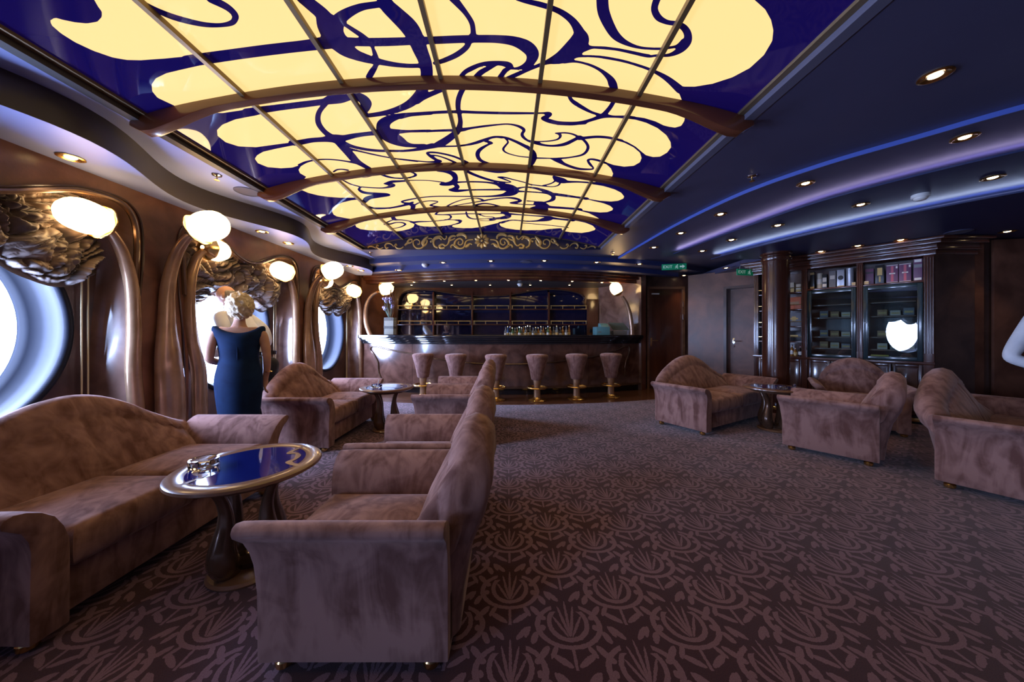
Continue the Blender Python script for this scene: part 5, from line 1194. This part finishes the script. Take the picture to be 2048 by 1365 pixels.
# ------------------------------------------------------------------ ceiling fittings
def proto_downlight():
    r = thing('downlight', '', 'downlight', group='recessed brass downlights')
    b = B(); b.lathe([(.066, .0), (.068, -.006), (.056, -.010), (.040, -.004), (.027, .004)], 24); b.f = [f for f in b.f if len(f) == 4]; b.build('trim_ring', M_brass, r)
    b = B(); b.lathe([(0, .001), (.028, .001), (.028, -.004), (.015, -.010), (0, -.011)], 20); b.build('lens', M_spot, r)
    spotlight(r, (0, 0, -.02))
    return r
H0, H1, H2, H3, HB, HW_ = Z0, Z1, Z2, Z3, EYE+1.34, ZW
DL = [(2.37,1.80,H0,'brass downlight nearest the camera on the dark right ceiling'),
 (3.25,2.31,H1,'nearest downlight on the ceiling step behind the blue line'),(2.77,3.02,H1,'second downlight on the ceiling step behind the blue line'),(2.49,3.80,H1,'third downlight on the ceiling step behind the blue line'),(2.41,4.52,H1,'fourth downlight on the ceiling step behind the blue line'),(2.375,5.27,H1,'farthest downlight on the ceiling step behind the blue line'),
 (4.12,2.76,H2,'nearest downlight between the two lit coves'),(3.63,3.34,H2,'second downlight between the two lit coves, beside the smoke detector'),(3.31,3.98,H2,'third downlight between the two lit coves'),(3.17,4.6,H2,'fourth downlight between the two lit coves'),(3.13,5.22,H2,'farthest downlight between the two lit coves'),
 (6.12,3.98,H3,'downlight beside the panelled wall at the right edge'),(5.25,4.34,H3,'downlight at the right end of the cabinet cornice'),(4.99,4.63,H3,'downlight over the middle of the cabinet cornice'),(4.77,4.95,H3,'downlight over the cabinet cornice next to the column'),
 (4.17,6.2,H3,'downlight above the second exit sign'),(3.26,6.1,H3,'downlight beside the exit sign with the arrow'),(3.8,7.0,H3,'small downlight just above the back door'),
 (-2.15,6.42,H3,'leftmost downlight of the row before the bar'),(-1.22,6.15,HB,'second downlight from the left before the bar'),(-.31,6.02,HB,'third downlight from the left before the bar'),(.68,5.99,HB,'fourth downlight from the left before the bar'),(1.68,6.12,HB,'fifth downlight from the left before the bar'),(2.55,6.28,HB,'rightmost downlight of the row before the bar'),
 (-3.05,2.27,HW_,'downlight in the window soffit above the nearest porthole'),(-2.96,3.92,HW_,'nearer of two downlights in the soffit above the couple'),(-2.98,4.42,HW_,'farther of two downlights in the soffit above the couple'),(-2.87,5.92,HW_,'nearer downlight in the soffit above the farthest porthole'),(-2.86,6.33,HW_,'farther downlight in the soffit above the farthest porthole')]
pd = proto_downlight(); pd.location = DL[0][:3]; pd['label'] = DL[0][3]
for x, y, z, lb in DL[1:]: dup(pd, (x, y, z), 0, lb)
def proto_small():
    r = thing('bar_light', '', 'downlight', group='tiny lights over the bar')
    b = B(); b.lathe([(.034, .0), (.034, -.005), (.024, -.006), (.022, 0)], 16); b.build('trim_ring', M_brass, r)
    b = B(); b.lathe([(0, -.003), (.022, -.003), (.018, -.008), (0, -.010)], 14); b.build('lens', M_spot, r)
    spotlight(r, (0, 0, -.015), power=4, size=110)
    return r
ps = proto_small(); fx = [-2.62+.66*k for k in range(8)]; wn = ['first', 'second', 'third', 'fourth', 'fifth', 'sixth', 'seventh', 'eighth']
for k, x in enumerate(fx):
    lb = '%s tiny light from the left along the bar fascia' % wn[k]; p = (x, barY(x, 7.66), 2.299)
    if k == 0: ps.location = p; ps['label'] = lb
    else: dup(ps, p, 0, lb)
for k, x in enumerate((-2.2, -1.28, -.40, .52, 1.42)):
    dup(ps, (x, 7.45, 2.329), 0, '%s tiny light from the left inside the bar alcove' % wn[k])
def sprinkler(x, y, z, label):
    r = thing('sprinkler', label, 'sprinkler', (x, y, z), 0, 'ceiling sprinklers')
    b = B(); b.lathe([(0, 0), (.04, 0), (.036, -.008), (.014, -.012), (0, -.012)], 18); b.build('rose', M_chrome, r)
    b = B(); b.tube([(0, 0, -.008), (0, 0, -.045)], .007, 8); b.build('nozzle', M_brass, r)
    b = B(); b.lathe([(0, -.045), (.02, -.046), (.021, -.05), (0, -.051)], 14); b.build('deflector', M_brass, r)
for q in ((-2.62,2.93,Z0,'brass sprinkler in the pale ceiling above the woman'),(2.22,2.95,Z0,'sprinkler in the dark ceiling right of the glass panel'),(-2.42,5.75,Z0,'sprinkler at the far left corner of the glass panel'),(1.85,5.72,Z0,'sprinkler at the far right corner of the glass panel')): sprinkler(*q)
def detector(x, y, z, label):
    r = thing('smoke_detector', label, 'smoke detector', (x, y, z), 0, 'smoke detectors')
    b = B(); b.lathe([(0, 0), (.06, 0), (.062, -.02), (.055, -.03), (0, -.03)], 24); b.build('base', M_white, r)
    b = B(); b.lathe([(0, -.028), (.045, -.03), (.045, -.045), (.03, -.058), (0, -.06)], 20); b.build('chamber', M_white, r)
for q in ((3.94,3.10,Z2,'white smoke detector beside the bright cove on the right'),(-1.60,6.30,HB,'white smoke detector on the ceiling before the bar'),(.28,7.3,2.33,'white smoke detector inside the bar alcove')): detector(*q)
def speaker(x, y, z, label):
    r = thing('ceiling_speaker', label, 'speaker', (x, y, z), 0, 'flush ceiling speakers')
    b = B(); b.lathe([(.10, 0), (.115, 0), (.115, -.006), (.10, -.007)], 32); b.f = [f for f in b.f if len(f) == 4]; b.build('rim', M_ceil, r)
    b = B(); b.lathe([(0, -.003), (.10, -.003), (.10, -.005), (0, -.005)], 32); b.build('grille', plain('grille', (.10, .09, .12), rough=.7), r)
for q in ((-2.62,3.28,Z0,'round flush speaker in the pale ceiling over the second sofa'),(5.55,4.0,Z3,'round dark flush speaker in the ceiling right of the cabinet'),(.35,6.10,HB,'round dark flush speaker in the ceiling before the bar')): speaker(*q)

# exit signs -------------------------------------------------------------------
def text_mesh(body, size, mat, parent, loc, ext=.001):
    cu = bpy.data.curves.new('t', 'FONT'); cu.body = body; cu.size = size; cu.extrude = ext; cu.align_y = 'CENTER'
    to = bpy.data.objects.new('t', cu); C.objects.link(to); bpy.context.view_layer.update()
    me = bpy.data.meshes.new_from_object(to.evaluated_get(bpy.context.evaluated_depsgraph_get()))
    bpy.data.objects.remove(to); me.materials.clear(); me.materials.append(mat)
    o = bpy.data.objects.new('lettering', me); C.objects.link(o); o.parent = parent; o.location = loc; o.rotation_euler = (PI/2, 0, 0)
    return o
def exit_sign(label, loc, rz, arrow, w):
    r = thing('exit_sign', label, 'sign', loc, rz, 'green exit signs')
    b = B(); b.box(-w/2, w/2, -.008, .008, -.055, .055); b.build('plate', M_exit, r, bevel=.002)
    text_mesh('EXIT', .078, M_exitw, r, (-w/2+.02, -.0095, .0))
    x0 = -w/2+.255
    b = B(); b.sphere((x0+.012, -.0095, .033), (.009, .002, .009), 10, 6)       # running figure
    for pts in (((0,.02),(.0,-.005)), ((0,.016),(.022,.004)), ((0,.016),(-.02,.008),(-.024,-.004)), ((0,-.005),(.018,-.018),(.014,-.038)), ((0,-.005),(-.014,-.022),(-.03,-.026))):
        b.tube([(x0+a, -.0095, c) for a, c in pts], .0045, 6)
    b.build('running_figure', M_exitw, r)
    if arrow:
        xa = x0+.05
        b = B(); b.add([(xa, -.0095, -.013), (xa+.045, -.0095, -.013), (xa+.045, -.0095, -.034), (xa+.088, -.0095, 0), (xa+.045, -.0095, .034), (xa+.045, -.0095, .013), (xa, -.0095, .013)], [(0, 1, 2, 3, 4, 5, 6)]); b.build('arrow', M_exitw, r)
    for sx in (-.3, .3):
        b = B(); b.tube([(sx*w, 0, .055), (sx*w, 0, Z3-loc[2]+.002)], .003, 6); b.build('hanger', M_chrome, r)
exit_sign('green exit sign with running figure and arrow hanging before the back door', (3.10, 6.05, EYE+(667-534)/650*6.05), -.25, True, .42)
exit_sign('green exit sign beside the cabinet cornice, above the second door', (4.20, 5.75, EYE+(667-545)/650*5.75), .2, False, .34)
# ------------------------------------------------------------------ people
def bake(o, mods):
    for kind, kw in mods:
        m = o.modifiers.new(kind, kind)
        for k, v in kw.items(): setattr(m, k, v)
    bpy.context.view_layer.update()
    me = bpy.data.meshes.new_from_object(o.evaluated_get(bpy.context.evaluated_depsgraph_get()))
    return me
def skin_mesh(chains, sub=2):
    """chains: list of lists of ((x,y,z), r); the first vertex is the root; shared points weld"""
    vs, es, rs = [], [], []
    idx = {}
    for ch in chains:
        pv = None
        for p, r in ch:
            key = tuple(round(c, 4) for c in p)
            if key not in idx: idx[key] = len(vs); vs.append(p); rs.append(r)
            i = idx[key]
            if pv is not None and i != pv: es.append((pv, i))
            pv = i
    me = bpy.data.meshes.new('sk'); me.from_pydata(vs, es, [])
    o = bpy.data.objects.new('sk', me); C.objects.link(o)
    o.modifiers.new('s', 'SKIN')
    sv = me.skin_vertices[0].data
    for i, r in enumerate(rs):
        sv[i].radius = r if isinstance(r, tuple) else (r, r)
        sv[i].use_root = i == 0
    o.modifiers['s'].use_smooth_shade = True
    m = o.modifiers.new('u', 'SUBSURF'); m.levels = sub; m.render_levels = sub
    bpy.context.view_layer.update()
    res = bpy.data.meshes.new_from_object(o.evaluated_get(bpy.context.evaluated_depsgraph_get()))
    bpy.data.objects.remove(o); bpy.data.meshes.remove(me)
    return res
def head_shape(b, c, R):
    """a head with brow, nose, lips, chin and ears; R = matrix with -y as the face direction"""
    def P(x, y, z): return tuple(Vector(c)+R @ Vector((x, y, z)))
    rows = []
    for i in range(25):
        th = PI*i/24; z = math.cos(th)
        row = []
        for j in range(32):
            ph = 2*PI*j/32; x, y = math.sin(th)*math.sin(ph), -math.sin(th)*math.cos(ph)
            front = max(0, -y)
            w = .075*(1-.18*max(0, -z)); d = .098
            X = x*w; Y = y*d; Z = z*.118
            if z < -.2: Y += .012*(1-front); X *= 1-.16*(-z-.2)
            nx = math.exp(-(x/.16)**2)*front
            Y -= .024*nx*math.exp(-((z+.12)/.13)**2)+.007*nx*math.exp(-((z+.42)/.07)**2)+.012*nx*math.exp(-((z+.72)/.16)**2)
            Y += .008*front*math.exp(-((abs(x)-.38)/.16)**2)*math.exp(-((z-.06)/.10)**2)
            row.append(P(X, Y, Z))
        rows.append(row)
    b.grid(rows, cv=True)
    for s in (-1, 1):
        b.sphere(P(s*.076, .012, -.008), (.014, .02, .032), 10, 8)
def hand(chains, wrist, d, side, up=None):
    """palm and five unequal curled fingers; d = pointing direction, side = towards the thumb"""
    d = Vector(d).normalized(); s = Vector(side); s = (s-d*s.dot(d)).normalized(); n = d.cross(s)
    w = Vector(wrist)
    palm = w+d*.05
    chains.append([(tuple(w), .026), (tuple(palm), (.034, .02))])
    for k, (off, L) in enumerate(((.030, .068), (.010, .078), (-.010, .072), (-.029, .056))):
        a = w+d*.088+s*off
        p1 = a+d*L*.45+n*.006; p2 = a+d*L*.75+n*.020; p3 = a+d*L*.92+n*.036
        chains.append([(tuple(palm), (.034, .02)), (tuple(a), .0105), (tuple(p1), .0095), (tuple(p2), .0085), (tuple(p3), .0075)])
    t0 = w+d*.03+s*.034; t1 = w+d*.062+s*.055+n*.008; t2 = w+d*.09+s*.058+n*.016
    chains.append([(tuple(w), .026), (tuple(t0), .012), (tuple(t1), .0105), (tuple(t2), .009)])
def person(name, label, base, rz, joints_fn, parts):
    root = thing(name, label, 'person', base, rz)
    J = joints_fn()
    me = skin_mesh(J['chains'])
    b = B(); head_shape(b, J['head'], J['headR'])
    hm = b.build('tmp', M_skin, None)
    o = bpy.data.objects.new('body', me); C.objects.link(o)
    bm = bmesh.new(); bm.from_mesh(me); bm.from_mesh(hm.data); bm.to_mesh(me); bm.free()
    bpy.data.objects.remove(hm)
    me2 = bake(o, [('REMESH', dict(mode='VOXEL', voxel_size=.0065, use_smooth_shade=True)), ('SMOOTH', dict(factor=.5, iterations=2))])
    bpy.data.objects.remove(o)
    bm = bmesh.new(); bm.from_mesh(me2); bm.verts.ensure_lookup_table()
    seen, isl = set(), []
    for v0 in bm.verts:
        if v0 in seen: continue
        st, comp = [v0], []
        seen.add(v0)
        while st:
            q = st.pop(); comp.append(q)
            for e in q.link_edges:
                w = e.other_vert(q)
                if w not in seen: seen.add(w); st.append(w)
        isl.append(comp)
    isl.sort(key=len)
    bmesh.ops.delete(bm, geom=[q for cpt in isl[:-1] for q in cpt], context='VERTS')
    bm.to_mesh(me2); bm.free()
    me2.materials.clear(); me2.materials.append(M_skin)
    o = bpy.data.objects.new('body', me2); C.objects.link(o); o.parent = root
    parts(root)
    return root
def skin_part(name, chains, mat, root, remesh=None):
    me = skin_mesh(chains)
    me.materials.clear(); me.materials.append(mat)
    o = bpy.data.objects.new(name, me); C.objects.link(o); o.parent = root
    return o
def loft(name, rings, mat, root, n=40, fold=0):
    """rings: (cx, cy, z, rx, ry)"""
    R5 = spline_rings(rings, 4)
    rows = [[(cx+rx*(1+fold*math.sin(5*a+z*9))*math.cos(a), cy+ry*(1+fold*math.sin(5*a+z*9))*math.sin(a), z+dz*math.cos(2*a)) for a in [2*PI*j/n for j in range(n)]] for cx, cy, z, rx, ry, dz in R5]
    b = B(); b.grid(rows, cv=True); return b.build(name, mat, root, sharp=180)
def spline_rings(R, k):
    out = []
    A = spline([Vector(r[:3]) for r in R], k); Bq = spline([Vector((r[3], r[4], r[5] if len(r) > 5 else 0)) for r in R], k)
    return [(a.x, a.y, a.z, q.x, q.y, q.z) for a, q in zip(A, Bq)]
def hair_shell(name, c, R, rx, ry, rz, mat, root, cut, puff=.0, seed=0, curl=16, dy=.012, dz=.012):
    """a shell of hair over the skull; cut(d) -> keep"""
    b = B(); rows = []; NU, NV = 64, 40
    keep = []
    for i in range(NV+1):
        th = PI*i/NV; row = []
        for j in range(NU):
            ph = 2*PI*j/NU; d = Vector((math.sin(th)*math.cos(ph), math.sin(th)*math.sin(ph), math.cos(th)))
            k = 1+puff*(noise.noise(d*curl*.25+Vector((seed, 0, 0)))*.7+abs(noise.noise(d*curl*.6))*.6)
            f = cut(d)
            k = k*f+.80*(1-f)
            row.append(tuple(Vector(c)+R @ Vector((d.x*rx*k, d.y*ry*k+dy, d.z*rz*k+dz))))
        rows.append(row)
    b.grid(rows, cv=True); return b.build(name, mat, root, sharp=180)
I3 = Matrix.Identity(3)
# -- woman seen from behind: local -y is the way she faces
def woman():
    ch = []
    pel = (0, 0, .88)
    ch.append([(pel, (.13, .10)), ((0, .0, 1.02), (.115, .085)), ((0, .005, 1.16), (.125, .09)), ((0, .01, 1.245), (.09, .065)), ((0, .0, 1.30), .048), ((0, -.015, 1.36), .045), ((0, -.02, 1.40), .055)])
    for s in (-1, 1):
        ch.append([((0, .005, 1.16), (.125, .09)), ((s*.12, .01, 1.245), .05), ((s*.165, .01, 1.225), .050), ((s*.195, .02, 1.10), .042), ((s*.205, .02, .985), .036)]+([((s*.17, -.11, .955), .032), ((s*.11, -.20, .95), .024)] if s > 0 else [((s*.20, -.03, .88), .033), ((s*.185, -.07, .79), .025)]))
        ch.append([(pel, (.13, .10)), ((s*.09, 0, .80), .085), ((s*.085, -.005, .62), .072), ((s*.075, -.005, .46), .052), ((s*.075, .015, .28), .05), ((s*.07, .02, .10), .034), ((s*.07, .0, .045), .034), ((s*.075, -.10, .03), .028), ((s*.075, -.16, .022), .02)])
    hand(ch, (-.185, -.07, .79), (.1, -.25, -1), (.2, -1, 0)); hand(ch, (.11, -.20, .95), (-1, -.3, 0), (0, 0, 1))
    return dict(chains=ch, head=(0, -.02, 1.445), headR=Matrix.Rotation(.25, 3, 'Z'))
def woman_parts(root):
    loft('dress', [(0,.0,.40,.140,.112),(0,.0,.55,.158,.122),(0,.0,.70,.172,.130),(0,.0,.82,.174,.132),(0,.0,.93,.155,.115),(0,.0,1.00,.143,.105),(0,.002,1.08,.150,.110),(0,.004,1.16,.166,.114),(0,.008,1.20,.186,.104,.004),(0,.01,1.235,.194,.088,.016),(0,.012,1.252,.186,.074,.030),(0,.012,1.254,.160,.064,.032),(0,.012,1.246,.13,.056,.024)], M_dress, root, fold=.006)
    b = B(); b.tube([(0, .104, .98), (0, .111, 1.1), (0, .106, 1.19)], .003, 6); b.build('zip_seam', M_dress, root)
    hair_shell('hair', (0, -.02, 1.455), Matrix.Rotation(.25, 3, 'Z'), .104, .122, .125, M_blond, root, lambda d: sm((d.y*1.0+d.z*.55+.42)/.22), puff=.20, seed=2, curl=22, dy=.018, dz=.012)
    for s in (-1, 1):
        b = B(); b.sphere((s*.073, -.07, .035), (.04, .125, .038), 14, 8); b.build('shoe', M_shoe, root)
    b = B(); b.tube([(-.212+.028*math.cos(a), -.028+.028*math.sin(a), .855) for a in [2*PI*k/16 for k in range(17)]], .004, 6); b.build('bracelet', M_brass, root)
person('person', 'woman with curly blond hair in a sleeveless navy dress seen from behind', (-2.45, 2.97, 0), PI+.55, woman, woman_parts)
# -- man at the porthole
def stander(lean, hz, headR, arms, twist=0):
    def f():
        ch = []
        pel = (0, 0, .95); lx, ly = lean
        ch.append([(pel, (.135, .11)), ((lx*.25, ly*.25, 1.12), (.13, .105)), ((lx*.6, ly*.6, 1.30), (.145, .11)), ((lx*.8, ly*.8, 1.42), (.10, .075)), ((lx*.9, ly*.9, 1.49), .056), ((lx, ly, 1.56), .055), ((lx, ly, 1.60), .06)])
        for s in (-1, 1):
            ch.append([((lx*.6, ly*.6, 1.30), (.145, .11)), ((lx*.8+s*.15, ly*.8, 1.42), .058), ((lx*.8+s*.195, ly*.8, 1.40), .058)]+[((q[0], q[1], q[2]), q[3]) for q in arms[s]])
            ch.append([(pel, (.135, .11)), ((s*.095, 0, .86), .09), ((s*.095, -.005, .66), .078), ((s*.09, -.005, .48), .056), ((s*.09, .015, .30), .054), ((s*.085, .02, .10), .038), ((s*.085, .0, .05), .038), ((s*.09, -.11, .035), .032), ((s*.09, -.18, .025), .022)])
            w = arms[s][-1]; e = arms[s][-2]; d = Vector(w[:3])-Vector(e[:3])
            hand(ch, w[:3], d, (0, 0, 1) if abs(d.z) < abs(d.y)+abs(d.x) else (0, -1, 0))
        return dict(chains=ch, head=(lx, ly-.02, hz), headR=headR)
    return f
def dressed(lean, arms, hair, hz, headR, belt=True):
    def parts(root):
        lx, ly = lean
        pel = (0, 0, .95)
        ch = [[((0, 0, .93), (.155, .125)), ((lx*.25, ly*.25, 1.12), (.150, .122)), ((lx*.6, ly*.6, 1.30), (.168, .128)), ((lx*.8, ly*.8, 1.42), (.12, .09)), ((lx*.9, ly*.9, 1.485), (.072, .068))]]
        for s in (-1, 1):
            ch.append([((lx*.6, ly*.6, 1.30), (.168, .128)), ((lx*.8+s*.15, ly*.8, 1.42), .072), ((lx*.8+s*.198, ly*.8, 1.40), .074)]+[((q[0], q[1], q[2]), q[3]+.017) for q in arms[s][:-1]]+[(tuple((Vector(arms[s][-1][:3])*.85+Vector(arms[s][-2][:3])*.15)), arms[s][-1][3]+.014)])
        skin_part('shirt', ch, M_shirt, root)
        b = B(); rows = [[(lx*.93+r*math.cos(a), ly*.93-.005+r*math.sin(a)*.95, z) for a in [2*PI*k/24 for k in range(24)]] for r, z in ((.066, 1.475), (.072, 1.50), (.069, 1.525), (.062, 1.52))]
        b.grid(rows, cv=True); b.build('collar', M_shirt, root)
        ch = [[((0, 0, .97), (.158, .128)), ((0, 0, .88), (.16, .13))]]
        for s in (-1, 1): ch.append([((0, 0, .88), (.16, .13)), ((s*.10, 0, .80), .105), ((s*.10, -.005, .62), .092), ((s*.095, 0, .44), .078), ((s*.092, .01, .22), .072), ((s*.09, .01, .07), .070)])
        skin_part('trousers', ch, M_trouser, root)
        b = B(); b.lathe([(.150, 0), (.152, .005), (.152, .035), (.150, .04)], 32, (0, 0, .975), 1.0, .82); b.f = [f for f in b.f if len(f) == 4]; b.build('belt', M_black, root)
        for s in (-1, 1):
            b = B(); b.sphere((s*.092, -.06, .045), (.048, .15, .045), 16, 10); b.build('shoe', M_shoe, root)
        hair(root)
    return parts
HM = Matrix.Rotation(.2, 3, 'Z')
la = (0, -.40)
ar = {-1: [(-.26, -.18, 1.27, .048), (-.27, -.14, 1.12, .042), (-.24, -.22, .98, .036), (-.21, -.28, .88, .027)], 1: [(.25, -.22, 1.28, .048), (.26, -.18, 1.13, .042), (.24, -.28, 1.02, .036), (.20, -.38, .98, .027)]}
person('person', 'balding man in white shirt and dark trousers leaning toward the porthole', (-2.81, 3.73, 0), -PI/2, stander(la, 1.645, HM, ar), dressed(la, ar, lambda root: hair_shell('hair', (0, -.42, 1.655), HM, .083, .108, .118, M_greyh, root, lambda d: sm((d.y*1.2-.10)/.25)*sm((.62-d.z)/.3)*sm((d.z+.55)/.2), puff=.03, seed=5, dy=.01, dz=.0), 1.645, HM))
la2 = (0, 0)
ar2 = {-1: [(-.29, .06, 1.16, .054), (-.39, .10, .96, .050), (-.31, -.06, .89, .042), (-.22, -.17, .88, .028)], 1: [(.25, .0, 1.24, .048), (.26, .02, 1.08, .042), (.22, -.10, .96, .036), (.18, -.16, .90, .027)]}
person('person', 'white-shirted person at the right edge, only a bent elbow showing', (5.645, 3.40, 0), .25, stander(la2, 1.645, I3, ar2), dressed(la2, ar2, lambda root: hair_shell('hair', (0, -.02, 1.655), I3, .085, .108, .12, M_black, root, lambda d: sm((d.y+d.z*.8+.2)/.25), puff=.05, seed=9), 1.645, I3))
